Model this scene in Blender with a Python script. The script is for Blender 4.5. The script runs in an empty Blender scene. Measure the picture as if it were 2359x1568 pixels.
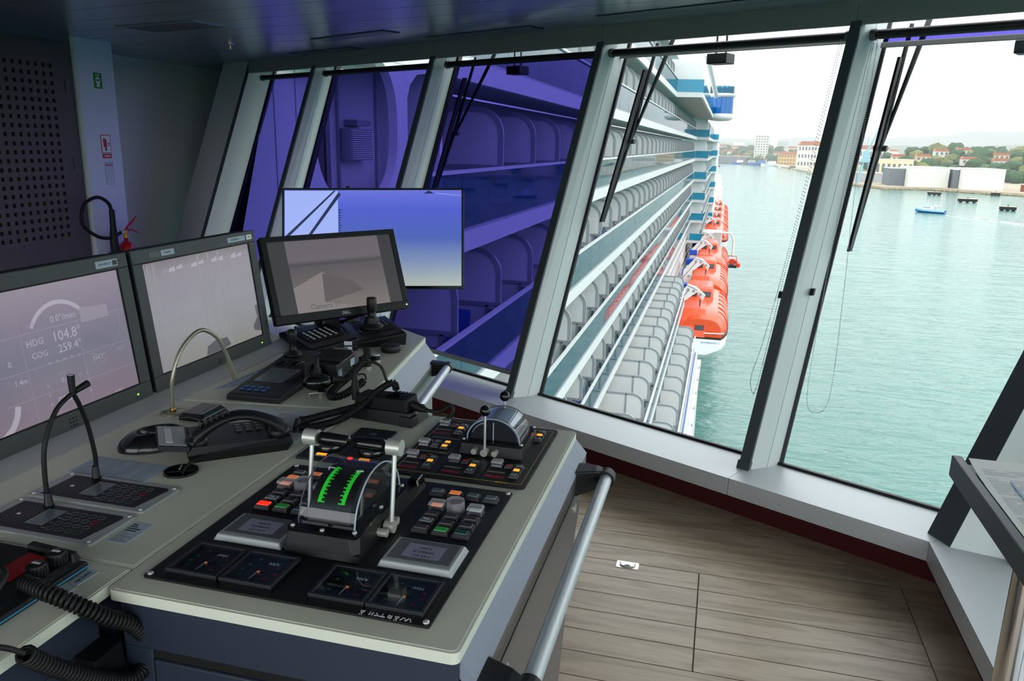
import bpy, bmesh, math, random
from mathutils import Vector, Matrix
random.seed(7)
C = bpy.context.scene.collection
scene = bpy.context.scene

# ------------------------------------------------------------------ camera
CZ = 1.67
FPX = 1824.4
yaw, pit, rol = [math.radians(a) for a in (14.565, 13.983, 1.21)]
fw = Vector((-math.sin(yaw)*math.cos(pit), math.cos(yaw)*math.cos(pit), -math.sin(pit)))
rt = Vector((math.cos(yaw), math.sin(yaw), 0)); up = rt.cross(fw)
RR = rt*math.cos(rol)+up*math.sin(rol); UU = up*math.cos(rol)-rt*math.sin(rol)
cam_data = bpy.data.cameras.new('camera')
cam = bpy.data.objects.new('camera', cam_data); C.objects.link(cam)
cam.matrix_world = Matrix(((RR.x, UU.x, -fw.x, 0), (RR.y, UU.y, -fw.y, 0), (RR.z, UU.z, -fw.z, CZ), (0, 0, 0, 1)))
cam_data.sensor_fit = 'HORIZONTAL'; cam_data.sensor_width = 36.0
cam_data.lens = 36.0*FPX/2359.0
cam_data.clip_start = 0.05; cam_data.clip_end = 20000
scene.camera = cam

# ------------------------------------------------------------------ sky and exposure
world = bpy.data.worlds.new('overcast_sky'); scene.world = world; world.use_nodes = True
wn = world.node_tree.nodes; wl = world.node_tree.links
bg = wn['Background']
wtc = wn.new('ShaderNodeTexCoord'); wns = wn.new('ShaderNodeTexNoise'); wrp = wn.new('ShaderNodeValToRGB')
wns.inputs['Scale'].default_value = 1.3; wns.inputs['Detail'].default_value = 3
wrp.color_ramp.elements[0].color = (.88, .91, .94, 1); wrp.color_ramp.elements[1].color = (.97, .98, 1, 1)
wl.new(wtc.outputs['Generated'], wns.inputs['Vector']); wl.new(wns.outputs['Fac'], wrp.inputs['Fac']); wl.new(wrp.outputs['Color'], bg.inputs['Color'])
bg.inputs['Strength'].default_value = 1.35
scene.view_settings.view_transform = 'Standard'; scene.view_settings.look = 'None'
scene.view_settings.gamma = 1.0; scene.view_settings.exposure = 1.5
scene.view_settings.use_curve_mapping = False
cy_s = scene.cycles
cy_s.max_bounces = 7; cy_s.diffuse_bounces = 4; cy_s.glossy_bounces = 3; cy_s.transmission_bounces = 4; cy_s.transparent_max_bounces = 24; cy_s.volume_bounces = 0
cy_s.caustics_reflective = False; cy_s.caustics_refractive = False

# ------------------------------------------------------------------ helpers
def col(c):
    if isinstance(c, str):
        c = tuple(int(c[i:i+2], 16)/255 for i in (0, 2, 4))
        c = tuple(x/12.92 if x <= .04045 else ((x+.055)/1.055)**2.4 for x in c)
    return (c[0], c[1], c[2], 1)
MATS = {}
def mat(name, c, rough=.5, metal=0.0, emit=None, es=1.0, noise=0.0, nscale=40.0, bump=0.0, bscale=200.0, spec=.5, coat=0.0, alpha=1.0):
    m = bpy.data.materials.new(name); m.use_nodes = True
    nt = m.node_tree; b = nt.nodes['Principled BSDF']; L = nt.links
    b.inputs['Base Color'].default_value = col(c); b.inputs['Roughness'].default_value = rough
    b.inputs['Metallic'].default_value = metal; b.inputs['Specular IOR Level'].default_value = spec
    b.inputs['Coat Weight'].default_value = coat; b.inputs['Alpha'].default_value = alpha
    if emit is not None:
        b.inputs['Emission Color'].default_value = col(emit); b.inputs['Emission Strength'].default_value = es
    if noise or bump:
        tc = nt.nodes.new('ShaderNodeTexCoord')
        if noise:
            n = nt.nodes.new('ShaderNodeTexNoise'); n.inputs['Scale'].default_value = nscale; n.inputs['Detail'].default_value = 4
            mx = nt.nodes.new('ShaderNodeMix'); mx.data_type = 'RGBA'
            k = col(c); mx.inputs[6].default_value = tuple(max(0, v*(1-noise)) for v in k[:3])+(1,); mx.inputs[7].default_value = tuple(min(1, v*(1+noise)) for v in k[:3])+(1,)
            L.new(tc.outputs['Object'], n.inputs['Vector']); L.new(n.outputs['Fac'], mx.inputs[0]); L.new(mx.outputs[2], b.inputs['Base Color'])
        if bump:
            n2 = nt.nodes.new('ShaderNodeTexNoise'); n2.inputs['Scale'].default_value = bscale; n2.inputs['Detail'].default_value = 2
            bp = nt.nodes.new('ShaderNodeBump'); bp.inputs['Strength'].default_value = bump; bp.inputs['Distance'].default_value = .002
            L.new(tc.outputs['Object'], n2.inputs['Vector']); L.new(n2.outputs['Fac'], bp.inputs['Height']); L.new(bp.outputs['Normal'], b.inputs['Normal'])
    MATS[name] = m
    return m
def clear_mat(name, tint, rough=.02, refl=.1, fres=1.5, diff=None, df=.0):
    m = bpy.data.materials.new(name); m.use_nodes = True
    nt = m.node_tree; nt.nodes.clear()
    o = nt.nodes.new('ShaderNodeOutputMaterial'); mx = nt.nodes.new('ShaderNodeMixShader')
    t = nt.nodes.new('ShaderNodeBsdfTransparent'); g = nt.nodes.new('ShaderNodeBsdfGlossy'); f = nt.nodes.new('ShaderNodeFresnel'); mm = nt.nodes.new('ShaderNodeMath')
    t.inputs[0].default_value = col(tint); g.inputs['Roughness'].default_value = rough; f.inputs[0].default_value = fres
    mm.operation = 'MULTIPLY'; mm.inputs[1].default_value = refl
    ge = nt.nodes.new('ShaderNodeNewGeometry'); iv = nt.nodes.new('ShaderNodeMath'); iv.operation = 'SUBTRACT'; iv.inputs[0].default_value = 1.0
    m2_ = nt.nodes.new('ShaderNodeMath'); m2_.operation = 'MULTIPLY'; m2_.use_clamp = True
    nt.links.new(ge.outputs['Backfacing'], iv.inputs[1]); nt.links.new(f.outputs[0], mm.inputs[0]); nt.links.new(mm.outputs[0], m2_.inputs[0]); nt.links.new(iv.outputs[0], m2_.inputs[1]); nt.links.new(m2_.outputs[0], mx.inputs[0])
    nt.links.new(t.outputs[0], mx.inputs[1]); nt.links.new(g.outputs[0], mx.inputs[2]); 
    if diff:
        dn = nt.nodes.new('ShaderNodeBsdfDiffuse'); dn.inputs[0].default_value = col(diff); m3 = nt.nodes.new('ShaderNodeMixShader'); m3.inputs[0].default_value = df
        nt.links.new(mx.outputs[0], m3.inputs[1]); nt.links.new(dn.outputs[0], m3.inputs[2]); nt.links.new(m3.outputs[0], o.inputs[0])
    else: nt.links.new(mx.outputs[0], o.inputs[0])
    MATS[name] = m
    return m
def M(x): return MATS[x] if isinstance(x, str) else x

class MB:
    def __init__(s): s.v = []; s.f = []; s.m = []; s.s = []
    def add(s, vs, fs, mi=0, sm=False):
        o = len(s.v); s.v += [tuple(p) for p in vs]
        for f in fs: s.f.append(tuple(i+o for i in f)); s.m.append(mi); s.s.append(sm)
        return s
    def hexa(s, p, mi=0):
        return s.add(p, [(3, 2, 1, 0), (4, 5, 6, 7), (0, 1, 5, 4), (1, 2, 6, 5), (2, 3, 7, 6), (3, 0, 4, 7)], mi)
    def box(s, x0, x1, y0, y1, z0, z1, mi=0):
        return s.hexa([(x0, y0, z0), (x1, y0, z0), (x1, y1, z0), (x0, y1, z0), (x0, y0, z1), (x1, y0, z1), (x1, y1, z1), (x0, y1, z1)], mi)
    def frus(s, x0, x1, y0, y1, z0, z1, i, mi=0, j=None):
        j = i if j is None else j
        return s.hexa([(x0, y0, z0), (x1, y0, z0), (x1, y1, z0), (x0, y1, z0), (x0+i, y0+j, z1), (x1-i, y0+j, z1), (x1-i, y1-j, z1), (x0+i, y1-j, z1)], mi)
    def loft(s, secs, mi=0, sm=False, cap=True, close=True):
        n = len(secs[0]); vs = [p for q in secs for p in q]; fs = []
        for i in range(len(secs)-1):
            for j in range(n if close else n-1):
                k = (j+1) % n; fs.append((i*n+j, i*n+k, (i+1)*n+k, (i+1)*n+j))
        s.add(vs, fs, mi, sm)
        if cap and close:
            s.add(secs[0], [tuple(range(n))[::-1]], mi); s.add(secs[-1], [tuple(range(n))], mi)
        return s
    def prism(s, poly, a, b, ax='z', mi=0, sm=False):
        if ax == 'z': F = lambda u, v, w: (u, v, w)
        elif ax == 'x': F = lambda u, v, w: (w, u, v)
        else: F = lambda u, v, w: (u, w, v)
        return s.loft([[F(u, v, a) for u, v in poly], [F(u, v, b) for u, v in poly]], mi, sm)
    def cyl(s, p0, p1, r0, r1=None, n=14, mi=0, sm=True, cap=True):
        r1 = r0 if r1 is None else r1
        p0 = Vector(p0); p1 = Vector(p1); d = (p1-p0).normalized()
        a = d.orthogonal().normalized(); b = d.cross(a)
        A = [p0+(a*math.cos(2*math.pi*i/n)+b*math.sin(2*math.pi*i/n))*r0 for i in range(n)]
        B = [p1+(a*math.cos(2*math.pi*i/n)+b*math.sin(2*math.pi*i/n))*r1 for i in range(n)]
        return s.loft([A, B], mi, sm, cap)
    def tube(s, pts, r, n=8, mi=0, cap=True):
        pts = [Vector(p) for p in pts]; secs = []; a = None
        for i, p in enumerate(pts):
            d = (pts[min(i+1, len(pts)-1)]-pts[max(i-1, 0)]).normalized()
            a = d.orthogonal().normalized() if a is None else (a-d*a.dot(d)).normalized()
            b = d.cross(a); rr = r[i] if isinstance(r, (list, tuple)) else r
            secs.append([p+(a*math.cos(2*math.pi*k/n)+b*math.sin(2*math.pi*k/n))*rr for k in range(n)])
        return s.loft(secs, mi, True, cap)
    def lathe(s, prof, c=(0, 0, 0), n=24, mi=0, sm=True, M4=None):
        secs = []
        for r, z in prof:
            q = [Vector((r*math.cos(2*math.pi*k/n), r*math.sin(2*math.pi*k/n), z)) for k in range(n)]
            secs.append([((M4 @ p) if M4 else p)+Vector(c) for p in q])
        return s.loft(secs, mi, sm, True)
    def ball(s, c, r, n=14, mi=0, sc=(1, 1, 1)):
        secs = []
        h = n//2+1
        for i in range(h+1):
            t = math.pi*i/h; t = min(max(t, .02), math.pi-.02)
            secs.append([(c[0]+sc[0]*r*math.sin(t)*math.cos(2*math.pi*k/n), c[1]+sc[1]*r*math.sin(t)*math.sin(2*math.pi*k/n), c[2]-sc[2]*r*math.cos(t)) for k in range(n)])
        return s.loft(secs, mi, True, True)
    def mesh(s, name, mats):
        me = bpy.data.meshes.new(name); me.from_pydata(s.v, [], s.f)
        for m in (mats if isinstance(mats, (list, tuple)) else [mats]): me.materials.append(M(m))
        me.polygons.foreach_set('material_index', s.m); me.polygons.foreach_set('use_smooth', s.s)
        bm = bmesh.new(); bm.from_mesh(me); bmesh.ops.recalc_face_normals(bm, faces=bm.faces); bm.to_mesh(me); bm.free()
        me.update(); return me
    def build(s, name, mats, parent=None, bevel=0, loc=None, rot=None, seg=2):
        return link(name, s.mesh(name, mats), parent, bevel, loc, rot, seg)
def link(name, me, parent=None, bevel=0, loc=None, rot=None, seg=2):
    o = bpy.data.objects.new(name, me); C.objects.link(o)
    if parent: o.parent = parent
    if loc is not None: o.location = loc
    if rot is not None: o.rotation_euler = rot
    if bevel:
        b = o.modifiers.new('bevel', 'BEVEL'); b.width = bevel; b.segments = seg; b.limit_method = 'ANGLE'; b.angle_limit = .6; b.harden_normals = False
    return o
def tag(o, label, cat, group=None):
    o['label'] = label; o['category'] = cat
    if group: o['group'] = group
    return o
def thing(name, label, cat, loc=(0, 0, 0), rot=(0, 0, 0), group=None):
    o = bpy.data.objects.new(name, None); o.empty_display_size = .05; C.objects.link(o)
    o.location = loc; o.rotation_euler = rot
    return tag(o, label, cat, group)
def struct(o): o['kind'] = 'structure'; return o
def bx(name, m, x0, x1, y0, y1, z0, z1, parent=None, bevel=0):
    return MB().box(x0, x1, y0, y1, z0, z1).build(name, m, parent, bevel)
def rrect(x0, x1, y0, y1, r, n=5):
    out = []
    for cx, cy, a in ((x1-r, y1-r, 0), (x0+r, y1-r, 90), (x0+r, y0+r, 180), (x1-r, y0+r, 270)):
        for i in range(n+1):
            t = math.radians(a+90*i/n); out.append((cx+r*math.cos(t), cy+r*math.sin(t)))
    return out
def circ(cx, cy, r, n=24, ry=None):
    return [(cx+r*math.cos(2*math.pi*i/n), cy+(ry or r)*math.sin(2*math.pi*i/n)) for i in range(n)]
def clip(poly, a, b, d):
    out = []
    for i in range(len(poly)):
        p, q = poly[i], poly[(i+1) % len(poly)]
        fp, fq = a*p[0]+b*p[1]-d, a*q[0]+b*q[1]-d
        if fp <= 0: out.append(p)
        if (fp < 0 < fq) or (fq < 0 < fp):
            t = fp/(fp-fq); out.append((p[0]+(q[0]-p[0])*t, p[1]+(q[1]-p[1])*t))
    return out
def bez(p, n=16):
    p = [Vector(q) for q in p]; out = []
    for i in range(len(p)-1):     # catmull-rom
        a, b, c, d = p[max(i-1, 0)], p[i], p[i+1], p[min(i+2, len(p)-1)]
        for k in range(n):
            t = k/n; out.append(.5*((2*b)+(c-a)*t+(2*a-5*b+4*c-d)*t*t+(3*b-a-3*c+d)*t**3))
    return out+[p[-1]]
def coil(path, R, r, turns, n=6, per=12, mi=0, mb=None):
    """coiled cord along a path"""
    mb = mb or MB(); path = [Vector(q) for q in path]
    ln = [0]
    for i in range(1, len(path)): ln.append(ln[-1]+(path[i]-path[i-1]).length)
    N = turns*per; pts = []; a = None
    for i in range(N+1):
        s = ln[-1]*i/N; j = 1
        while j < len(ln)-1 and ln[j] < s: j += 1
        t = (s-ln[j-1])/max(ln[j]-ln[j-1], 1e-9); p = path[j-1].lerp(path[j], t); d = (path[j]-path[j-1]).normalized()
        a = d.orthogonal().normalized() if a is None else (a-d*a.dot(d)).normalized()
        b = d.cross(a); th = 2*math.pi*i/per
        pts.append(p+(a*math.cos(th)+b*math.sin(th))*R)
    return mb.tube(pts, r, n, mi)
def text(body, size, m, parent=None, name='lettering', loc=(0, 0, 0), rot=(0, 0, 0), align='CENTER', ext=.0003, sx=1.0, shear=0):
    cu = bpy.data.curves.new(name, 'FONT'); cu.body = body; cu.size = size; cu.align_x = align; cu.align_y = 'CENTER'; cu.extrude = ext; cu.resolution_u = 2; cu.shear = shear
    t = bpy.data.objects.new(name, cu); C.objects.link(t)
    me = bpy.data.meshes.new_from_object(t.evaluated_get(bpy.context.evaluated_depsgraph_get()))
    bpy.data.objects.remove(t); bpy.data.curves.remove(cu)
    me.materials.clear(); me.materials.append(M(m))
    o = link(name, me, parent, 0, loc, rot); o.scale = (sx, 1, 1)
    return o
WX, WY = -math.sin(math.radians(62.6)), math.cos(math.radians(62.6))     # along the aft window wall
NX, NY = -WX*0+math.cos(math.radians(62.6)), math.sin(math.radians(62.6))  # outward
def WN(w, n, z): return (w*WX+n*NX, w*WY+n*NY, z)
LEAN = .36
# ------------------------------------------------------------------ materials
mat('white_paint', 'e9eceb', .35); mat('frame_grey', 'a0a5aa', .4, .2); mat('panel_white', 'dcdddc', .45)
mat('ship_white', 'd2d3d2', .4, noise=.02, nscale=3)
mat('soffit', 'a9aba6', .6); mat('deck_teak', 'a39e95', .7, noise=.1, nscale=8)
mat('sill_metal', 'c2c7cb', .42, .25, noise=.03, nscale=300, bump=.1, bscale=900)
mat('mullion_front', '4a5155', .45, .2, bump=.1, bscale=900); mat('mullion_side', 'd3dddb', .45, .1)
mat('header_grey', '8a8d89', .5, .1, bump=.05, bscale=900); mat('black_gasket', '0b0b0c', .5)
mat('skirt_red', '4a0d14', .9, noise=.35, nscale=120)
mat('ceil_metal', 'a6b0bb', .24, .7, noise=.02, nscale=50); mat('ceil_gap', '14161a', .8)
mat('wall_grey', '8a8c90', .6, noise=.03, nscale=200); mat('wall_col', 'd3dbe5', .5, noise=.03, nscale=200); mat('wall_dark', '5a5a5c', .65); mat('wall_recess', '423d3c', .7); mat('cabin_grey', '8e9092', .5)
mat('door_dark', '5a524c', .55, .1); mat('door_grey', '8a9090', .55); mat('hole_black', '060607', .9)
mat('steel', 'd9d9d3', .33, .55); mat('brushed', 'c9c9c1', .38, .5); mat('guard_clear', 'dfe3e6', .12, alpha=.26); mat('aluminium', 'ccd2d6', .4, .5, bump=.05, bscale=600)
mat('chrome', 'd8d8d6', .12, 1.0); mat('brass', 'b79b52', .3, .9)
mat('black_plastic', '0f1012', .42, bump=.1, bscale=1500, spec=.35); mat('black_gloss', '09090b', .16); mat('black_matte', '0d0d0f', .6, spec=.3); mat('rubber', '0b0c0d', .55, spec=.35)
mat('dark_grey', '1f2226', .5, spec=.4); mat('mid_grey', '55585c', .5)
mat('desk_beige', 'd0d2c2', .42, noise=.03, nscale=400, bump=.12, bscale=900); mat('desk_edge', 'dcdfd0', .38)
mat('desk_strip', 'aeb2b2', .5, .1, noise=.03, nscale=300)
mat('navy', '2a3242', .5, noise=.08, nscale=600, bump=.15, bscale=900); mat('blue_grey', '828d9d', .45, .15, noise=.05, nscale=700, bump=.12, bscale=900)
mat('side_brown', '6d6868', .4, .2, noise=.05, nscale=500); mat('panel_black', '09090b', .5, bump=.08, bscale=1200)
mat('silver_bezel', 'a9afb0', .4, .3); mat('screen_dim', '6f7282', .25, emit='6a6c80', es=0.048)
mat('white_ink', 'dfe3e3', .5); mat('grey_ink', '8a9096', .5); mat('red_ink', 'b02028', .5); mat('green_ink', '1f8a48', .5); mat('yellow_ink', 'b99a20', .5); mat('dark_ink', '33363a', .6); mat('blue_ink', '2d5fae', .5)
mat('paper', 'ccd3dc', .7); mat('paper_blue', '9fb0c4', .6); mat('label_plate', 'a7b6c4', .5)
mat('btn_body', '1d1f22', .45); mat('btn_clear', '4a4d52', .25); mat('cap_dark', '3c3436', .3); mat('cap_grey', '5f6a70', .3); mat('cap_white', '9a9ea0', .3)
mat('cap_orange', 'd9793f', .35, emit='e8834a', es=0.140); mat('cap_red', 'e02010', .35, emit='ff2a12', es=0.360); mat('cap_green', '1f6e2a', .35, emit='1f7a2c', es=0.100); mat('cap_teal', '0e4a3a', .35)
mat('cap_amber', 'e0a030', .35, emit='ffb23a', es=0.280); mat('red_label', '8e1018', .4); mat('olive_label', '7f8068', .5)
mat('led_red', 'ff2010', .4, emit='ff2010', es=0.800); mat('led_amber', 'ffa020', .4, emit='ffa020', es=0.480); mat('led_green', '60ff40', .4, emit='80ff30', es=0.800); mat('led_white', 'ffffff', .3, emit='eaf4ff', es=0.400)
mat('scale_green', '1fae28', .4, emit='22b02c', es=0.240); mat('red_display', '4a0406', .3, emit='7a0608', es=.05); mat('cyan_line', '2f83ad', .4, emit='2f83ad', es=.02)
mat('ext_red', 'b01018', .25, coat=.5); mat('sign_green', '0f8a2e', .5); mat('sign_white', 'e6ebe6', .5); mat('sign_red', 'c41820', .5); mat('yellow_tag', 'c9a02a', .5)
mat('key_blue', '1d4f86', .35); mat('white_plastic', 'c9ccd0', .35)
clear_mat('window_glass', (.855, .875, .87), .01, .5); clear_mat('blue_film', (.325, .29, .655), .05, .06); clear_mat('clear_acrylic', 'eef1f6', .03, 1.3)
clear_mat('balcony_glass', (.15, .50, .62), .03, .95, diff=(.05, .22, .29), df=.17)
mat('boat_orange', 'e8501c', .35, coat=.2); mat('boat_orange_dark', 'd23c16', .4); mat('boat_white', 'edeeec', .4); mat('boat_window', '30272a', .15); mat('tarp_blue', '0f4fc8', .5); mat('davit_white', 'e6e6e4', .45)
mat('tower_blue', '0f63a8', .12, .1)
mat('slab_grey', 'c3c7c6', .55, noise=.03, nscale=200); mat('lamp_steel', 'a8a493', .33, .65); mat('print_grey', 'b4bcc8', .6)
# ------------------------------------------------------------------ bridge: floor
def wood_mat():
    m = bpy.data.materials.new('plank_wood'); m.use_nodes = True; nt = m.node_tree; b = nt.nodes['Principled BSDF']; L = nt.links
    tc = nt.nodes.new('ShaderNodeTexCoord'); oi = nt.nodes.new('ShaderNodeObjectInfo'); mp = nt.nodes.new('ShaderNodeMapping')
    va = nt.nodes.new('ShaderNodeVectorMath'); va.operation = 'ADD'; mu = nt.nodes.new('ShaderNodeMath'); mu.operation = 'MULTIPLY'; mu.inputs[1].default_value = 37.0
    cmb = nt.nodes.new('ShaderNodeCombineXYZ')
    L.new(oi.outputs['Random'], mu.inputs[0]); L.new(mu.outputs[0], cmb.inputs[0]); L.new(mu.outputs[0], cmb.inputs[1])
    L.new(tc.outputs['Object'], va.inputs[0]); L.new(cmb.outputs[0], va.inputs[1]); L.new(va.outputs[0], mp.inputs['Vector'])
    mp.inputs['Scale'].default_value = (1.1, 9, 1)
    n1 = nt.nodes.new('ShaderNodeTexNoise'); n1.inputs['Scale'].default_value = .9; n1.inputs['Detail'].default_value = 2; n1.inputs['Distortion'].default_value = .6
    L.new(mp.outputs[0], n1.inputs['Vector'])
    mm = nt.nodes.new('ShaderNodeMath'); mm.operation = 'MULTIPLY'; mm.inputs[1].default_value = 26.0; L.new(n1.outputs['Fac'], mm.inputs[0])
    sn = nt.nodes.new('ShaderNodeMath'); sn.operation = 'SINE'; L.new(mm.outputs[0], sn.inputs[0])
    n2 = nt.nodes.new('ShaderNodeTexNoise'); n2.inputs['Scale'].default_value = 14; n2.inputs['Detail'].default_value = 5; L.new(mp.outputs[0], n2.inputs['Vector'])
    ad = nt.nodes.new('ShaderNodeMath'); ad.operation = 'MULTIPLY_ADD'; ad.inputs[1].default_value = .115; ad.inputs[2].default_value = .0
    L.new(sn.outputs[0], ad.inputs[0])
    n3 = nt.nodes.new('ShaderNodeMath'); n3.operation = 'MULTIPLY_ADD'; n3.inputs[1].default_value = .42; n3.inputs[2].default_value = .27; L.new(n2.outputs['Fac'], n3.inputs[0])
    a2 = nt.nodes.new('ShaderNodeMath'); a2.operation = 'ADD'; L.new(ad.outputs[0], a2.inputs[0]); L.new(n3.outputs[0], a2.inputs[1])
    cr = nt.nodes.new('ShaderNodeValToRGB'); cr.color_ramp.elements[0].position = .22; cr.color_ramp.elements[1].position = .64
    cr.color_ramp.elements[0].color = col('93816c'); cr.color_ramp.elements[1].color = col('c2b09a')
    L.new(a2.outputs[0], cr.inputs['Fac']); L.new(cr.outputs['Color'], b.inputs['Base Color'])
    b.inputs['Roughness'].default_value = .38
    MATS['plank_wood'] = m
wood_mat(); mat('floor_sub', '6e5238', .8)
floor = struct(MB().prism([(-6.5, -3), (.98, -3), (.98, 3.22), (-6.2, 7.3), (-6.5, 7.9)], -.05, -.004).build('floor', 'floor_sub'))
PP = .128; y0 = 2.345-PP*28
HX = .026; HY0, HY1 = 2.345, 3.006
yk = []
yy = y0
while yy < 6.6: yk.append(yy); yy += PP
def plank(poly, z1=0.0, nm='plank'):
    poly = clip(poly, NX, NY, 3.1635)
    if len(poly) >= 3: MB().prism(poly, -.004, z1).build(nm, 'plank_wood', floor)
g = .0026
for yy in yk:
    a, b = yy+g, yy+PP-g
    if HY0-.01 < yy < HY1-.05:      # rows cut by the hatch
        b2 = b
        plank([(-2.3, a), (HX-.0025, a), (HX-.0025, b), (-2.3, b)], .0002); plank([(HX+.0025, a), (.798, a), (.798, b), (HX+.0025, b)])
    else:
        plank([(-2.3, a), (.798, a), (.798, b), (-2.3, b)])
    plank([(-4.58, a), (-2.3-2*g, a), (-2.3-2*g, b), (-4.58, b)])
wi = (.799-3.166*NX)/WX
# border planks along the skirting
cuts = [.55, .93, 2.38, 3.2]
cornw = None
for i, (w0, w1) in enumerate([(.40, 1.0), (1.0, 1.48), (1.48, 2.4), (2.4, 3.6), (3.6, 4.8)]):
    q = [WN(w0+.001, 3.166, 0)[:2], WN(w1-.001, 3.166, 0)[:2], WN(w1-.001, 3.275, 0)[:2], WN(w0+.001, 3.275, 0)[:2]]
    q = clip(q, 1, -.26, .80-.26*3.15)
    if len(q) > 2: MB().prism(q, -.004, 0).build('plank', 'plank_wood', floor)
for a, b in ((-.6, 1.1), (1.1, 2.2), (2.2, 3.25)):
    q = clip([(.802, a+.001), (.955, a+.001), (.955, b-.001), (.802, b-.001)], -1, .26, -.80+.26*3.15-.0)
    if b < 3: q = [(.802, a+.001), (.955, a+.001), (.955, b-.001), (.802, b-.001)]
    MB().prism(q, -.004, 0).build('plank', 'plank_wood', floor)
# floor hatch lifting ring
hr = thing('hatch_ring', 'chrome recessed lifting ring set in the wooden floor hatch', 'ring', (-.26, 2.962, .0))
MB().prism(rrect(-.045, .045, -.026, .026, .006), 0, .0025).build('plate', 'chrome', hr)
MB().tube(bez([(-.03, .012, .004), (-.026, -.012, .005), (0, -.016, .005), (.026, -.012, .005), (.03, .012, .004)], 5), .003, 6).build('ring', 'steel', hr)
MB().prism(circ(0, -.006, .013, 16, .008), .0026, .003).build('finger_hole', 'hole_black', hr)

# ------------------------------------------------------------------ sills, skirting, mullions
def wbox(w0, w1, n0, n1, z0, z1, lean=0.0):
    P = []
    for z in (z0, z1):
        for w, n in ((w0, n0), (w1, n0), (w1, n1), (w0, n1)): P.append(WN(w, n+lean*(z-.25), z))
    return P
SX = .85
wc = (SX-3.076*NX)/WX      # w where the two sills meet at the nose
sill = struct(bpy.data.objects.new('trim_1', None)); C.objects.link(sill)
edges = [None, 1.46, 2.91, 4.36, 5.81, 7.35]
for i in range(5):
    w1 = edges[i+1]-.0012
    def line(n): return WN(wc+.001, n, 0)[:2] if edges[i] is None else WN(edges[i]+.0012, n, 0)[:2]
    if edges[i] is None:
        p = [WN(wc, 3.076, 0)[:2], WN(w1, 3.076, 0)[:2], WN(w1, 3.402, 0)[:2], WN(.44, 3.402, 0)[:2]]
    else:
        w0 = edges[i]+.0012
        p = [WN(w0, 3.076, 0)[:2], WN(w1, 3.076, 0)[:2], WN(w1, 3.402, 0)[:2], WN(w0, 3.402, 0)[:2]]
    MB().prism(p, .17, .25).build('sill', 'sill_metal', sill, .002)
sk = struct(MB().add([WN(w, n, z) for w, n, z in ((.60, 3.262, 0), (7.4, 3.262, 0), (7.4, 3.262, .171), (.60, 3.262, .171))], [(0, 1, 2, 3)]).build('baseboard_aft', 'skirt_red'))
sk2 = struct(MB().box(.942, .96, -3, 3.245, 0, .171).build('baseboard_right', 'skirt_red'))
sill2 = struct(bpy.data.objects.new('trim_2', None)); C.objects.link(sill2)
cq = WN(.44, 3.402, 0)
for a, b in ((-3, 0.0), (0.0, 1.5), (1.5, 99)):
    p = [(SX, a+.001), (1.32, a+.001), (1.32, min(b, cq[1])-.001), (SX, min(b, WN(wc, 3.076, 0)[1])-.002)]
    if b == 99: p = [(SX, a), (1.32, a), (1.32, 3.3), (cq[0]+.002, cq[1]-.002), (SX, WN(wc, 3.076, 0)[1]-.003)]
    MB().prism(p, .17, .25).build('sill', 'sill_metal', sill2, .002)

def mullion(name, wl_, wr_, bl, br, top=2.34):
    """front face wr_..wl_ at n=3.22, back bl..br at the glass; leaning outwards"""
    o = struct(bpy.data.objects.new(name, None)); C.objects.link(o)
    zb = .25
    def L(w, n, z): return WN(w, n+LEAN*(z-.25)+(.012*(z-.25) if n < 3.3 else 0), z)
    def skin(pts, m, nm):
        mb = MB(); secs = [[L(w, n, z) for w, n in pts] for z in (zb, top)]
        k = len(pts)
        mb.add([p for s in secs for p in s], [(i, i+1, k+i+1, k+i) for i in range(k-1)])
        return mb.build(nm, m, o)
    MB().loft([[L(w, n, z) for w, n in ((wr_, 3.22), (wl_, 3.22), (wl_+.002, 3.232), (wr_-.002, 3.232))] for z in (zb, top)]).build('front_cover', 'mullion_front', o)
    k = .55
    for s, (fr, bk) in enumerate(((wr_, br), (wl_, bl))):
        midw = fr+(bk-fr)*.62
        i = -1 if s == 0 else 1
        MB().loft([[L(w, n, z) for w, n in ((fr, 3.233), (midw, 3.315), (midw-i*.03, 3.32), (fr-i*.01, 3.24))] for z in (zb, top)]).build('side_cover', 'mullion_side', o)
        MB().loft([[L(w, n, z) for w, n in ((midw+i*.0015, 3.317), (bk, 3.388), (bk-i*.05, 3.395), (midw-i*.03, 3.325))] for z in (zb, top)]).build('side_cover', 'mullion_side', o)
        MB().loft([[L(w, n, z) for w, n in ((bk, 3.385), (bk+i*.014, 3.392), (bk+i*.014, 3.405), (bk-i*.02, 3.405))] for z in (zb, top)]).build('gasket', 'black_gasket', o)
    MB().hexa([L(w, n, z) for z in (zb, zb+.035) for w, n in ((wr_-.004, 3.213), (wl_+.006, 3.213), (wl_+.006, 3.236), (wr_-.004, 3.236))]).build('foot_cap', 'mullion_front', o)
    MB().loft([[L(w, n, z) for w, n in ((bl-.01, 3.40), (br+.01, 3.40), (br+.03, 3.47), (bl-.03, 3.47))] for z in (zb-.05, top)]).build('post_core', 'black_gasket', o)
    return o
for i, w in enumerate((1.461, 2.921, 4.37, 5.82)): mullion('trim_%d' % (3+i), w+.025, w-.025, w+.055, w-.095)
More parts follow.
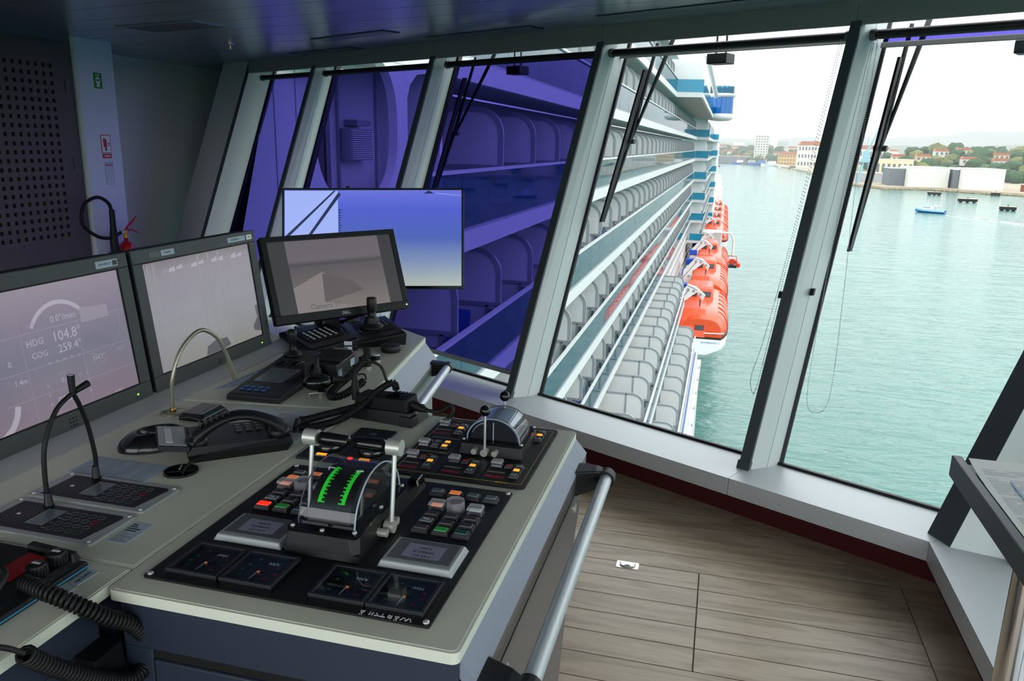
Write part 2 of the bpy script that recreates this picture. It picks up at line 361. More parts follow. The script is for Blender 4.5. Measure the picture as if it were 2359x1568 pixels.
# end post at the forward end of the window wall
ep = struct(bpy.data.objects.new('trim_7', None)); C.objects.link(ep)
def LE(w, n, z): return WN(w, n+.372*(z-.25), z)
MB().loft([[LE(w, n, z) for w, n in ((6.89, 3.22), (7.33, 3.22), (7.33, 3.30), (6.89, 3.30))] for z in (0, 2.34)]).build('face_panel', 'slab_grey', ep)
MB().loft([[LE(w, n, z) for w, n in ((6.83, 3.222), (6.888, 3.222), (6.888, 3.26), (6.835, 3.26))] for z in (0, 2.34)]).build('edge_strip', 'mullion_front', ep)
MB().loft([[LE(w, n, z) for w, n in ((6.829, 3.225), (6.70, 3.388), (6.76, 3.40), (6.85, 3.27))] for z in (.25, 2.34)]).build('side_cover', 'mullion_side', ep)
MB().loft([[LE(w, n, z) for w, n in ((6.70, 3.385), (6.685, 3.395), (6.685, 3.405), (6.74, 3.405))] for z in (.25, 2.34)]).build('gasket', 'black_gasket', ep)
MB().loft([[LE(w, n, z) for w, n in ((6.74, 3.41), (7.5, 3.41), (7.5, 3.45), (6.74, 3.45))] for z in (0, 2.34)]).build('post_core', 'wall_dark', ep)
# corner post where the aft wall meets the outboard wall
cp = struct(bpy.data.objects.new('trim_8', None)); C.objects.link(cp)
def LC(x, y, z): k = z-.25; return (x+.372*k*.98, y+.372*k*.52, z)
MB().loft([[LC(x, y, z) for x, y in ((.86, 3.10), (.914, 3.0), (.925, 3.006), (.872, 3.107))] for z in (.25, 2.34)]).build('front_cover', 'mullion_front', cp)
MB().loft([[LC(x, y, z) for x, y in ((.9155, 3.0), (1.21, 2.93), (1.21, 2.95), (.926, 3.01))] for z in (.25, 2.34)]).build('side_cover', 'mullion_side', cp)
MB().loft([[LC(x, y, z) for x, y in ((.861, 3.1015), (.98, 3.36), (1.0, 3.35), (.873, 3.108))] for z in (.25, 2.34)]).build('side_cover', 'mullion_side', cp)
MB().loft([[LC(x, y, z) for x, y in ((.93, 3.02), (1.2, 2.96), (1.2, 3.3), (1.0, 3.34), (.885, 3.10))] for z in (.2, 2.34)]).build('post_core', 'black_gasket', cp)

# ------------------------------------------------------------------ panes
BAYS = [(.62, 1.35), (1.53, 2.82), (2.99, 4.265), (4.44, 5.715), (5.89, 6.69)]
for i, (w0, w1) in enumerate(BAYS):
    o = struct(bpy.data.objects.new('window_%d' % (i+1), None)); C.objects.link(o)
    wa = w0 if i else .45
    MB().hexa(wbox(wa-.03, w1+.03, 3.397, 3.403, .23, 2.36, LEAN)).build('pane', 'window_glass', o)
    MB().hexa(wbox(wa-.02, w1+.02, 3.378, 3.396, .243, .262, LEAN)).build('bottom_gasket', 'black_gasket', o)
# outboard (right) window wall and forward windows, seen only by the light
o = struct(bpy.data.objects.new('window_6', None)); C.objects.link(o)
for a, b in ((-2.9, -1.5), (-1.44, 0.0), (.06, 1.5), (1.56, 2.9)):
    MB().hexa([(1.18+LEAN*(z-.25)+d, y, z) for z in (.23, 2.34) for d, y in ((0, a), (.006, a), (.006, b), (0, b))]).build('pane', 'window_glass', o)
    MB().hexa([(1.10+LEAN*(z-.25)+d, y, z) for z in (.25, 2.34) for d, y in ((0, b), (.12, b), (.12, b+.06), (0, b+.06))]).build('mullion', 'mullion_side', o)
# header and ceiling
hd = struct(bpy.data.objects.new('wall_header', None)); C.objects.link(hd)
he = [(-.2, 1.46), (1.46, 2.91), (2.91, 4.36), (4.36, 5.81), (5.81, 6.84)]
for a, b in he:
    MB().hexa(wbox(a+.0015, b-.0015, 3.965, 3.985, 2.235, 2.34)).build('header_panel', 'header_grey', hd)
MB().box(1.62, 1.66, -3, 3.5, 2.2, 2.4).build('header_panel', 'header_grey', hd)
ceil = struct(MB().prism([(-7, -1.75), (2.4, -1.75), (2.4, 3.0), (-4, 7.0), (-4.6, 9), (-7, 9)], 2.352, 2.42).build('ceiling', 'ceil_gap'))
ca = math.radians(-13.5); cx, cy = math.cos(ca), math.sin(ca)     # boards run this way
k = -4.2
BW = .30
while k < 9.2:
    p = [(-8*cx-(-1)*0-k*cy*1, -8*cy+k*cx), (4*cx-k*cy, 4*cy+k*cx), (4*cx-(k+BW-.006)*cy, 4*cy+(k+BW-.006)*cx), (-8*cx-(k+BW-.006)*cy, -8*cy+(k+BW-.006)*cx)]
    for c in ((NX, NY, 3.985), (1, 0, 2.0), (-1, 0, 6.6), (0, -1, 1.7), (0, 1, 8.4)): p = clip(p, *c) if len(p) > 2 else []
    if len(p) > 2: MB().prism(p, 2.34, 2.351).build('ceiling_board', 'ceil_metal', ceil)
    k += BW
MB().prism([WN(6.86, 3.99, 0)[:2], WN(8.3, 3.99, 0)[:2], WN(8.3, 5.2, 0)[:2], WN(6.86, 5.2, 0)[:2]], 2.34, 2.351).build('ceiling_board', 'ceil_metal', ceil)
# flush ceiling light (unlit), vents, sprinkler
cl = thing('ceiling_light', 'flush square ceiling light panel, switched off, thin bright frame', 'light', (-3.45, 4.6, 2.34), (0, 0, ca))
mat('diffuser_off', '4a4a50', .4); mat('frame_bright', '9fb4b8', .3, .6)
MB().prism(rrect(-.34, .34, -.13, .13, .01), -.003, 0).build('diffuser', 'diffuser_off', cl)
f = MB()
for q in ((-.36, .36, -.15, -.13), (-.36, .36, .13, .15), (-.36, -.34, -.13, .13), (.34, .36, -.13, .13)): f.box(*q, -.006, 0)
f.build('frame', 'frame_bright', cl)
sp = thing('sprinkler', 'small brass sprinkler head hanging from the ceiling', 'sprinkler', (-3.59, 5.42, 2.34))
MB().lathe([(.0, 0), (.035, 0), (.038, -.006), (.02, -.01), (.012, -.014), (0, -.014)], n=16).build('rose', 'chrome', sp)
MB().cyl((0, 0, -.012), (0, 0, -.04), .008, .006).build('body', 'brass', sp)
MB().lathe([(0, -.04), (.012, -.041), (.012, -.043), (0, -.044)], n=12).build('deflector', 'chrome', sp)
wa_ = math.atan2(-WY, -WX)
for j, (w, n, ln, lab) in enumerate([(3.72, 3.79, .92, 'slatted air vent in the ceiling over the third window'), (2.15, 3.71, 1.15, 'long slatted air vent in the ceiling over the fourth window'), (5.5, 3.86, .8, 'slatted air vent in the ceiling over the window beside the bulkhead'), (4.55, 3.42, .8, 'far slatted ceiling vent set back from the windows')]):
    p = WN(w, n, 2.34)
    v = thing('air_vent', lab, 'vent', p, (0, 0, wa_), 'ceiling air vents')
    MB().prism(rrect(-ln/2, ln/2, -.07, .07, .005), -.003, 0).build('backing', 'ceil_gap', v)
    for q in range(6):
        MB().box(-ln/2+.01, ln/2-.01, -.062+q*.0225, -.05+q*.0225, -.007, -.003).build('slat', 'ceil_metal', v)

# ------------------------------------------------------------------ blinds
def blind(i, w0, w1, zbar, lab):
    b = thing('roller_blind', lab, 'blind', (0, 0, 0), group='blue film roller blinds')
    F = 3.36; G = 3.30
    wm = (w0+w1)/2; base = WN(wm, F+LEAN*(2.19-.25), 2.19); b.location = base
    def loc(w, n, z): p = WN(w, n, z); return tuple(p[k]-base[k] for k in range(3))
    MB().hexa([loc(w, F-.001+LEAN*(z-.25)+d, z) for z in (zbar, 2.19) for w, d in ((w0+.03, 0), (w1-.03, 0), (w1-.03, .001), (w0+.03, .001))]).build('film', 'blue_film', b)
    MB().cyl(loc(w0+.015, G+LEAN*1.94, 2.19), loc(w1-.015, G+LEAN*1.94, 2.19), .021, n=20).build('roller', 'black_gasket', b)
    MB().cyl(loc(w0-.01, G+LEAN*1.94, 2.19), loc(w0+.013, G+LEAN*1.94, 2.19), .026, n=18).build('end_cap', 'mid_grey', b)
    MB().cyl(loc(w1-.013, G+LEAN*1.94, 2.19), loc(w1+.01, G+LEAN*1.94, 2.19), .026, n=18).build('end_cap', 'mid_grey', b)
    MB().hexa([loc(w, F-.006+LEAN*(z-.25)+d, z) for z in (zbar-.013, zbar+.013) for w, d in ((w0+.025, 0), (w1-.025, 0), (w1-.025, .012), (w0+.025, .012))]).build('bottom_bar', 'header_grey', b, .003)
    return b, loc
names = ['blue film roller blind rolled up above the narrow corner window', 'blue film roller blind rolled up above the window facing the lifeboats', 'blue film roller blind drawn down over the window behind the television', 'blue film roller blind drawn down over the window facing the oval opening', 'blue film roller blind drawn down over the window nearest the bulkhead']
for i, (w0, w1) in enumerate(BAYS):
    b, loc = blind(i, .64 if i == 0 else w0-.03, w1+(.04 if i < 2 else -.012 if i < 4 else -.03), (2.147, 2.176, .335, .335, .335)[i], names[i])
    if i < 2:
        ws = w1+.02 if i == 0 else w0-.05
        c = MB()
        if i == 0: pts = bez([WN(1.365, 3.95, 2.17), WN(1.34, 3.72, 1.5), WN(1.32, 3.56, .98), WN(1.30, 3.46, .60), WN(1.255, 3.44, .52), WN(1.20, 3.46, .60), WN(1.235, 3.58, 1.02), WN(1.30, 3.75, 1.55), WN(1.35, 3.95, 2.17)], 70)
        else: pts = bez([WN(1.52, 3.95, 2.17), WN(1.51, 3.58, 1.2), WN(1.525, 3.44, .80), WN(1.538, 3.38, .64), WN(1.52, 3.37, .57), WN(1.50, 3.38, .64), WN(1.50, 3.58, 1.2), WN(1.51, 3.95, 2.17)], 70)
        bp = Vector(b.location); d = 0; last = pts[0]
        for p in pts:
            if (p-last).length > .006 or p is pts[0]:
                q = p-bp; s = .0029; c.add([(q.x+s, q.y, q.z), (q.x-s, q.y, q.z), (q.x, q.y+s, q.z), (q.x, q.y-s, q.z), (q.x, q.y, q.z+s), (q.x, q.y, q.z-s)], [(0, 2, 4), (2, 1, 4), (1, 3, 4), (3, 0, 4), (2, 0, 5), (1, 2, 5), (3, 1, 5), (0, 3, 5)]); last = p
        ch = c.build('bead_chain', 'frame_grey', b); ch['kind'] = 'stuff'
MB().hexa(wbox(1.372, 1.388, 3.3, 3.322, 1.02, 1.05, LEAN)).build('chain_clip', 'black_plastic', bpy.data.objects['trim_3'])
MB().hexa(wbox(1.492, 1.505, 3.235, 3.25, 1.0, 1.03, LEAN)).build('chain_clip', 'black_plastic', bpy.data.objects['trim_3'])

# ------------------------------------------------------------------ left wall, perforated door, column, recess
wl1 = struct(MB().box(-4.95, -4.60, -3, 4.98, 0, 2.345).build('wall_left', 'wall_dark'))
dr = struct(bpy.data.objects.new('door_1', None)); C.objects.link(dr)
MB().box(-4.60, -4.575, 3.55, 4.93, 0, 2.28).build('door_frame', 'door_dark', dr)
def perf():
    """perforated metal leaf: real square holes, built as a grid of strips over a black backing"""
    mb = MB(); ya, yb, za, zb = 3.62, 4.80, .95, 2.20; px_, pz = .062, .058; hs = .028
    X0, X1 = -4.574, -4.568
    y = ya; ny = int((yb-ya)/px_); nz = int((zb-za)/pz)
    mb.box(X0, X1, 3.60, ya, .02, 2.26); mb.box(X0, X1, ya+ny*px_, 4.86, .02, 2.26)
    mb.box(X0, X1, ya, ya+ny*px_, .02, za); mb.box(X0, X1, ya, ya+ny*px_, za+nz*pz, 2.26)
    for j in range(nz):
        z0 = za+j*pz; mb.box(X0, X1, ya, ya+ny*px_, z0+hs, z0+pz)
        for i in range(ny): mb.box(X0, X1, ya+i*px_+hs, ya+(i+1)*px_, z0, z0+hs)
    return mb
leaf = perf().build('door_leaf', 'door_dark', dr)
MB().box(-4.5755, -4.5745, 3.6, 4.86, .02, 2.26).build('backing', 'hole_black', dr)
for z in (1.95, 1.42, .5): MB().box(-4.576, -4.562, 4.868, 4.882, z, z+.08).build('hinge', 'mid_grey', dr)
colm = struct(MB().box(-5.02, -4.55, 4.98, 5.33, 0, 2.342).build('wall_column', 'wall_col'))
rec = struct(MB().prism([(-6.2, 5.0), (-5.98, 5.0), (-5.80, 7.86), (-6.2, 7.86)], 0, 2.339).build('wall_recess_side', 'wall_recess'))
rec2 = struct(MB().box(-6.2, -4.2, 7.82, 7.95, 0, 2.42).build('wall_recess_back', 'wall_recess'))
struct(MB().box(-6.2, -4.2, 8.0, 8.1, 0, 2.42).build('wall_back', 'wall_dark'))
struct(MB().box(-6.7, -6.2, -3, 8.1, 0, 2.42).build('wall_far_left', 'wall_dark'))
d2 = struct(bpy.data.objects.new('door_2', None)); C.objects.link(d2)
MB().box(-5.55, -4.70, 7.79, 7.82, 0, 2.12).build('door_leaf', 'door_grey', d2)
MB().box(-5.68, -4.6, 7.795, 7.82, 2.12, 2.18).build('door_frame', 'wall_dark', d2)
MB().box(-5.46, -5.42, 7.755, 7.79, 1.02, 1.2).build('door_handle', 'black_plastic', d2)
struct(MB().box(-6.2, -4.95, 4.86, 4.98, 0, 2.345).build('wall_locker', 'wall_recess'))  # unseen wall added to keep forward daylight from leaking into the recess
struct(MB().box(-4.75, -4.66, 7.05, 7.82, 0, 2.42).build('wall_recess_end', 'wall_recess'))  # added out of sight behind the end post to shut daylight out
# room behind the camera: front sill and ceiling edge only (windows all round), set close to let in more daylight
struct(MB().box(-6.5, 1.3, -1.3, -1.2, 0, .4).build('wall_forward', 'wall_grey'))
struct(MB().box(-6.5, 1.6, -1.75, -1.65, 2.28, 2.42).build('wall_forward_header', 'header_grey'))

# signs on the column
def sign(name, y, z, w, h, m, lab, cat='sign'):
    s = thing(name, lab, cat, (-4.549, y, z), (math.pi/2, 0, math.pi/2))
    MB().prism(rrect(-w/2, w/2, -h/2, h/2, .004), 0, .002).build('plate', m, s)
    return s
# local axes on the wall: x -> world +Y, y -> world Z, z -> world +X
s1 = sign('mask_sign', 5.155, 2.055, .095, .125, 'sign_white', 'small green square sign with a white masked head on the column')
MB().prism(rrect(-.042, .042, -.056, .056, .003), .002, .003).build('field', 'sign_green', s1)
MB().prism(circ(0, .0, .022, 20, .028), .003, .0035).build('head', 'sign_white', s1)
MB().prism([(-.016, -.02), (.016, -.02), (.012, -.044), (-.012, -.044)], .003, .0035).build('neck', 'sign_white', s1)
MB().prism(rrect(-.014, .014, -.004, .01, .003), .0035, .004).build('visor', 'sign_green', s1)
MB().box(-.022, .022, .038, .044, .003, .0035).build('caption', 'sign_white', s1)
s2 = sign('extinguisher_sign', 5.175, 1.60, .095, .135, 'sign_red', 'red bordered white sign picturing a fire extinguisher on the column')
MB().prism(rrect(-.042, .042, -.062, .062, .002), .002, .003).build('field', 'sign_white', s2)
MB().prism(rrect(-.018, .006, -.03, .035, .006), .003, .0035).build('cylinder', 'sign_red', s2)
MB().prism(rrect(-.016, .004, -.048, -.032, .002), .003, .0035).build('foot', 'dark_ink', s2)
MB().tube([(-.006, .036, .004), (-.02, .045, .004), (-.025, .03, .004), (-.025, -.02, .004)], .003, 5).build('hose', 'dark_ink', s2)
MB().box(.014, .034, .0, .008, .003, .0035).build('caption', 'dark_ink', s2)
MB().box(.014, .034, -.014, -.008, .003, .0035).build('caption', 'dark_ink', s2)
s3 = sign('red_notice', 5.178, 1.512, .09, .032, 'sign_red', 'small red notice strip under the extinguisher sign')
for q in range(5): MB().box(-.03+q*.013, -.022+q*.013, -.006, .006, .002, .0025).build('caption', 'sign_white', s3)
s4 = sign('inspection_card', 5.185, 1.385, .085, .17, 'label_plate', 'pale inspection card in a clear sleeve hanging on the column')
MB().prism(rrect(-.036, .036, -.08, .045, .002), .002, .003).build('card', 'paper', s4)
MB().box(-.04, .04, .058, .064, .002, .003).build('strip', 'sign_red', s4)
for q in range(7): MB().box(-.03, .02+.01*(q % 2), .03-q*.014, .032-q*.014, .003, .0032).build('printed_line', 'grey_ink', s4)
# extinguisher hung on the column
ex = thing('fire_extinguisher', 'red fire extinguisher with black hose loop hanging on the column', 'extinguisher', (-4.47, 5.2, .38))
MB().lathe([(0, 0), (.06, 0), (.066, .01), (.066, .40), (.058, .45), (.035, .48), (.018, .495), (.018, .52), (0, .52)], n=24).build('cylinder', 'ext_red', ex)
MB().cyl((0, 0, .515), (0, 0, .575), .02, .016).build('valve', 'yellow_tag', ex)
MB().tube([(0, 0, .57), (0, .03, .60), (.01, .12, .67)], [.012, .010, .006], 8).build('handle', 'ext_red', ex)
MB().tube([(0, .0, .565), (0, .06, .575), (.01, .13, .545)], [.010, .009, .006], 8).build('trigger', 'ext_red', ex)
MB().cyl((0, -.05, .56), (0, 0, .56), .01).build('coupling', 'steel', ex)
hz = [(0, -.05, .56), (0, -.16, .53), (0, -.30, .56), (0, -.42, .66), (0, -.39, .79), (0, -.26, .84), (0, -.15, .79), (0, -.12, .70)]
MB().tube(bez(hz, 8), .013, 10).build('hose', 'rubber', ex)
MB().tube([(0, -.122, .74), (0, -.125, .62), (0, -.13, .50), (0, -.10, .1)], [.02, .022, .03, .045], 12).build('horn', 'rubber', ex)
# ------------------------------------------------------------------ cruise ship side
ship = thing('cruise_ship', 'white cruise ship side with balcony decks running aft beyond the windows', 'ship', (-4.17, 10, CZ-28))
SO = Vector(ship.location)
mat('teal_panel', '0e86a8', .15, 0, emit=None); mat('blue_panel', '0c5fa6', .12); mat('door_glass', '20282e', .1)
def sp_(mb, name, m, bevel=0):
    mb.v = [(p[0]-SO.x, p[1]-SO.y, p[2]+CZ-SO.z) for p in mb.v]      # ship parts are written relative to eye level
    return mb.build(name, m, ship, bevel)
FX = -4.17; BAY = 2.76; Y0 = 9.90; YE = 112.0
def zr(k): return -.44-2.76*k
# partition template (outer edge at x=0, floor z=0, runs inboard to x=-1.7)
def partition_mesh(width, split=None):
    mb = MB(); H = 2.12; r = .52; t = .095; th = .035
    def outline(o):
        pts = [(-width+o, o if o < .01 else 1.0), (-o, o if o < .01 else 1.0)]
        return pts
    def ring(x0, x1, z0, z1, rr, tt):
        A = [(x0, z0), (x1, z0)]; Bq = [(x0+tt, z0+tt), (x1-tt, z0+tt)]
        for i in range(7):
            a = math.radians(90*i/6)
            A.append((x1-rr+rr*math.cos(a), z1-rr+rr*math.sin(a)))
            q = rr-tt; Bq.append((x1-rr+q*math.cos(a), z1-rr+q*math.sin(a)))
        A.append((x0, z1)); Bq.append((x0+tt, z1-tt))
        n = len(A)
        vs = [(x, -th, z) for x, z in A]+[(x, -th, z) for x, z in Bq]+[(x, th, z) for x, z in A]+[(x, th, z) for x, z in Bq]
        fs = []
        for i in range(n):
            j = (i+1) % n
            fs += [(i, j, n+j, n+i), (2*n+j, 2*n+i, 3*n+i, 3*n+j), (i, 2*n+i, 2*n+j, j), (n+i, n+j, 3*n+j, 3*n+i)]
        mb.add(vs, fs, 0)
        mb.add([(x, -.008, z) for x, z in Bq], [tuple(range(n))], 1); mb.add([(x, .008, z) for x, z in Bq], [tuple(range(n))[::-1]], 1)
    ring(-width, 0, .92, H, r, t)
    if split: mb.box(split-.035, split+.035, -th, th, .95, H-.05, 0)
    mb.box(-width, -.28, -.008, .008, .06, .92, 1); mb.box(-.33, -.26, -th, th, .0, .95, 0); mb.box(-width, -width+.06, -th, th, 0, .95, 0)
    mb.box(-width, -.26, -th, th, .0, .06, 0)
    mb.box(-.24, -.16, -.05, .05, .62, .86, 2)
    return mb.mesh('balcony_partition', ['frame_grey', 'panel_white', 'mid_grey'])
PM1 = partition_mesh(1.72); PM2 = partition_mesh(3.2, -.80); PM3 = partition_mesh(1.25)
pane_m = MB().box(-.008, .008, -BAY/2+.012, BAY/2-.012, -.97, -.05).mesh('glass_pane', 'balcony_glass')
def place(name, me, x, y, z):
    o = bpy.data.objects.new(name, me); C.objects.link(o); o.parent = ship; o.location = (x-SO.x, y-SO.y, z+CZ-SO.z); return o
def deck(k, x, ya, yb, xin=-6.0, first=None, pm=None, poff=.09, panes=True, door=False):
    z = zr(k)
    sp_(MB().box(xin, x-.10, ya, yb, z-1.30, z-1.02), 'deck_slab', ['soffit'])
    sp_(MB().box(x-.10, x+.03, ya, yb, z-1.36, z-1.02), 'fascia', 'ship_white')
    sp_(MB().box(x-.09, x+.012, ya, yb, z-1.02, z-.97), 'glass_channel', 'frame_grey')
    sp_(MB().box(x-.06, x+.04, ya, yb, z-.055, z), 'handrail', 'ship_white')
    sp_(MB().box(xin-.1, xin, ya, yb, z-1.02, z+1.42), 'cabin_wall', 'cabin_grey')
    sp_(MB().box(xin, x-.14, ya, yb, z-1.018, z-1.008), 'deck_planking', 'deck_teak')
    y = first if first is not None else Y0
    py = Y0-2*BAY if ya < 12 else y
    while panes and py+BAY < yb+.3:
        if py > ya-.8: place('glass_pane', pane_m, x-.03, py+BAY/2, z)
        py += BAY
    while y < yb:
        if pm and y > ya-.5: place('balcony_partition', pm, x-poff, y, z-1.0)
        if door and y < 40: sp_(MB().box(xin-.02, xin+.03, y+.5, y+1.9, z-.95, z+1.05), 'balcony_door', 'door_glass')
        y += BAY
for k in range(-1, 4): deck(k, FX, 9.2 if k < 0 else (10.05 if k == 0 else 4.5), YE, pm=PM1, first=Y0+BAY*(-2 if k > 0 else (2 if k == 0 else 0)), door=(k in (0, 1)))
deck(-2, FX, 9.2, 65, pm=PM1)
sp_(MB().box(-6.2, FX, 9.2, 65, zr(-3)-1.36, zr(-3)-1.0), 'deck_slab', 'ship_white')
# lower decks stand further out
deck(4, -2.50, 18, 66.5, pm=PM2, first=24.66, poff=.10)
deck(5, -1.28, 18, 61.5, xin=-4.5, pm=PM3, first=26.5, poff=.10)
# recessed band behind the lifeboats
for k in (4, 5): deck(k, FX-.3, 66.5, 230, xin=-6, panes=False, first=400)
# aft block standing out
for k in range(-1, 5):
    z = zr(k); xo = -2.55
    sp_(MB().box(-6, xo, YE, 170, z-1.36, z-1.02), 'fascia', 'ship_white')
    sp_(MB().box(FX, xo, YE, YE+.05, z-.97, z-.05), 'corner_glass', 'teal_panel')
    sp_(MB().box(xo-.05, xo, YE, 150, z-.97, z-.05), 'side_glass', 'balcony_glass')
    sp_(MB().box(FX, xo+.03, YE-.03, YE+.06, z-.06, z), 'handrail', 'ship_white')
    sp_(MB().box(xo-.04, xo+.03, YE, 150, z-.06, z), 'handrail', 'ship_white')
    sp_(MB().box(-6.2, xo-.35, YE+2, YE+2.2, z-1.0, z+1.4), 'end_wall', 'panel_white')
    y = YE+2+BAY
    while y < 150:
        place('balcony_partition', PM1, xo-.09, y, z-1.0); y += BAY*1.5
    sp_(MB().box(-6, -1.75, 150, 190, z-1.36, z-1.02), 'fascia', 'ship_white')
    sp_(MB().box(xo, -1.75, 150, 150.05, z-.97, z-.05), 'corner_glass', 'teal_panel')
    sp_(MB().box(-6, -1.9, 151, 190, z-1.0, z+1.4), 'end_wall', 'panel_white')
# upper deck widening, lookout drum and strut
z = zr(-2)
sp_(MB().loft([[(x, y, zz) for x, y in ((-6, 65), (FX-.1, 65), (-2.2, 65.4), (-2.2, 118), (-6, 118))] for zz in (z-1.36, z-1.02)]), 'upper_deck_slab', 'ship_white')
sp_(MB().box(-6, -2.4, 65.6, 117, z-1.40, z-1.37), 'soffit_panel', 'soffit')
sp_(MB().loft([[(x, y, zz) for x, y in ((FX-.1, 65), (-2.2, 65.4), (-2.2, 65.46), (-4.25, 65.06))] for zz in (z-.97, z-.05)]), 'corner_glass', 'teal_panel')
sp_(MB().loft([[(x, y, zz) for x, y in ((FX-.1, 65), (-2.2, 65.4), (-2.2, 65.5), (-4.25, 65.1))] for zz in (z-.05, z+.02)]), 'handrail', 'ship_white')
sp_(MB().box(-6, -2.35, 66.2, 66.4, z-1.0, z+3.4), 'end_wall', 'panel_white')
sp_(MB().box(-2.3, -2.2, 66, 117, z-1.0, z+.05), 'side_glass', 'balcony_glass')
sp_(MB().tube([(-2.0, 108, 6.3), (-2.75, 84, 8.9)], .28, 10), 'strut', 'ship_white')
dc = (-1.35, 112)
sp_(MB().lathe([(0, 3.35), (1.2, 3.45), (1.62, 3.7), (1.62, 4.3), (1.58, 4.3)], (dc[0], dc[1], 0), 32), 'drum_base', 'ship_white')
for i in range(16):
    a0, a1 = 2*math.pi*i/16+.012, 2*math.pi*(i+1)/16-.012
    q = [(dc[0]+r*math.cos(a), dc[1]+r*math.sin(a)) for r, a in ((1.56, a0), (1.56, a1), (1.50, a1), (1.50, a0))]
    sp_(MB().prism(q, 4.3, 6.35), 'drum_window', 'blue_panel')
    q = [(dc[0]+r*math.cos(a), dc[1]+r*math.sin(a)) for r, a in ((1.56, a0), (1.56, a1), (1.52, a1), (1.52, a0))]
    sp_(MB().prism(q, 6.85, 7.75), 'drum_balustrade', 'balcony_glass')
sp_(MB().lathe([(1.5, 6.35), (1.58, 6.35), (1.8, 6.6), (1.8, 6.72), (1.55, 6.85), (0, 6.85)], (dc[0], dc[1], 0), 32), 'drum_ring', 'ship_white')
# white bulkhead with the oval opening close outside the forward windows
def sup(cy, cz, a, b, p, n=40):
    out = []
    for i in range(n):
        t = 2*math.pi*i/n; c, s_ = math.cos(t), math.sin(t)
        out.append((cy+a*math.copysign(abs(c)**(2/p), c), cz+b*math.copysign(abs(s_)**(2/p), s_)))
    return out
ov = sup(8.77, .15, 1.09, .87, 2.6)
outer = []
n = len(ov)
RX0, RX1, RZ0, RZ1 = 7.05, 10.2, -1.85, 3.2
for (y, z_) in ov:
    dy, dz = y-8.77, z_-.15
    sc = min(abs(((RX1 if dy > 0 else RX0)-8.77)/dy) if abs(dy) > 1e-6 else 1e9, abs(((RZ1 if dz > 0 else RZ0)-.15)/dz) if abs(dz) > 1e-6 else 1e9)
    outer.append((8.77+dy*sc, .15+dz*sc))
mb = MB()
for d_, off in ((0, 0), (-.12, 1)):
    mb.add([(FX+.02+d_, y, z_) for y, z_ in outer]+[(FX+.02+d_, y, z_) for y, z_ in ov], [(i, (i+1) % n, n+(i+1) % n, n+i) for i in range(n)])
mb.add([(FX+.02, y, z_) for y, z_ in ov]+[(FX-.10, y, z_) for y, z_ in ov], [(i, (i+1) % n, n+(i+1) % n, n+i) for i in range(n)])
mb.add([(FX+.02, y, z_) for y, z_ in ((5.86, -1.85), (6.03, -1.42), (6.92, .72), (6.92, 3.2), (7.05, 3.2), (7.05, -1.85))], [(0, 1, 2, 3, 4, 5)])
mb.prism([(10.2, -.75), (10.2, .55), (10.3, .72), (10.55, .87), (11.2, .95), (11.2, 1.2), (9.9, 1.2), (9.9, -1.5), (11.0, -1.5), (11.0, -1.0), (10.4, -.95), (10.26, -.85)], FX-.1, FX+.021, 'x')
sp_(mb, 'bulkhead', 'ship_white')
sp_(MB().box(-5.3, -5.2, 6.0, 11.6, -1.2, 1.5), 'inner_bulkhead', 'panel_white')
sp_(MB().box(-5.3, -4.2, 11.6, 11.7, -1.2, 1.5), 'inner_end_wall', 'panel_white')
for y in (10.2, 11.45): sp_(MB().box(-5.2, -5.16, y, y+.04, -1.2, 1.5), 'pilaster', 'frame_grey')
for y in (6.9, 7.3): sp_(MB().box(FX+.02, FX+.026, y, y+.012, -1.8, 3.1), 'plate_seam', 'frame_grey')
sp_(MB().box(-5.2, -5.02, 10.26, 11.0, -.28, .15), 'vent_box', 'frame_grey')
for i in range(14): sp_(MB().box(-5.02, -4.99, 10.28, 10.98, -.265+i*.029, -.25+i*.029), 'vent_slat', 'panel_white')
sp_(MB().box(-5.2, -5.0, 10.45, 10.9, .19, .27), 'vent_motor', 'frame_grey')
# hull below the balconies
sp_(MB().box(-4.6, -1.0, 15, 61.5, -16.6, -15.6), 'hull_shoulder', 'ship_white')
sp_(MB().box(-1.1, -.72, 15, 64, -17.1, -16.75), 'fender_beam', 'ship_white')
sp_(MB().box(-1.2, -1.14, 15, 61.5, -16.6, -15.5), 'trunking', 'blue_ink')
sp_(MB().box(-4, -.80, 15, 64, -30.5, -17.1), 'hull_plating', 'ship_white')
sp_(MB().box(-5.5, -3.6, 64, 235, -30.5, -18.2), 'hull_plating', 'ship_white')
sp_(MB().box(-4.5, -3.5, 64, 235, -18.2, -17.6), 'boat_deck_edge', 'ship_white')
sp_(MB().box(-5.0, -4.6, 66, 230, -17.6, -11.5), 'boat_deck_wall', 'panel_white')
for i in range(14): sp_(MB().box(-.80, -.74, 17+i*3.4, 17.4+i*3.4, -17.4, -16.6), 'beam_bracket', 'frame_grey')
for y, dz in ((122, 0), (129, -1.0)): sp_(MB().box(-4.6, .2, y, y+5, -16.4+dz, -12.3+dz), 'boat_deck_house', 'ship_white', .2)
sp_(MB().tube([(-1.0, 121.5, -12.2), (1.4, 121.5, -12.2), (1.9, 121.5, -13.2), (1.9, 121.5, -15.6)], .16, 8), 'crane_arm', 'davit_white')
for i in range(3): sp_(MB().box(-3.6, -.4-.4*i, 205+12*i, 214+12*i, -14.5, -9.5+i), 'aft_housing', 'panel_white')
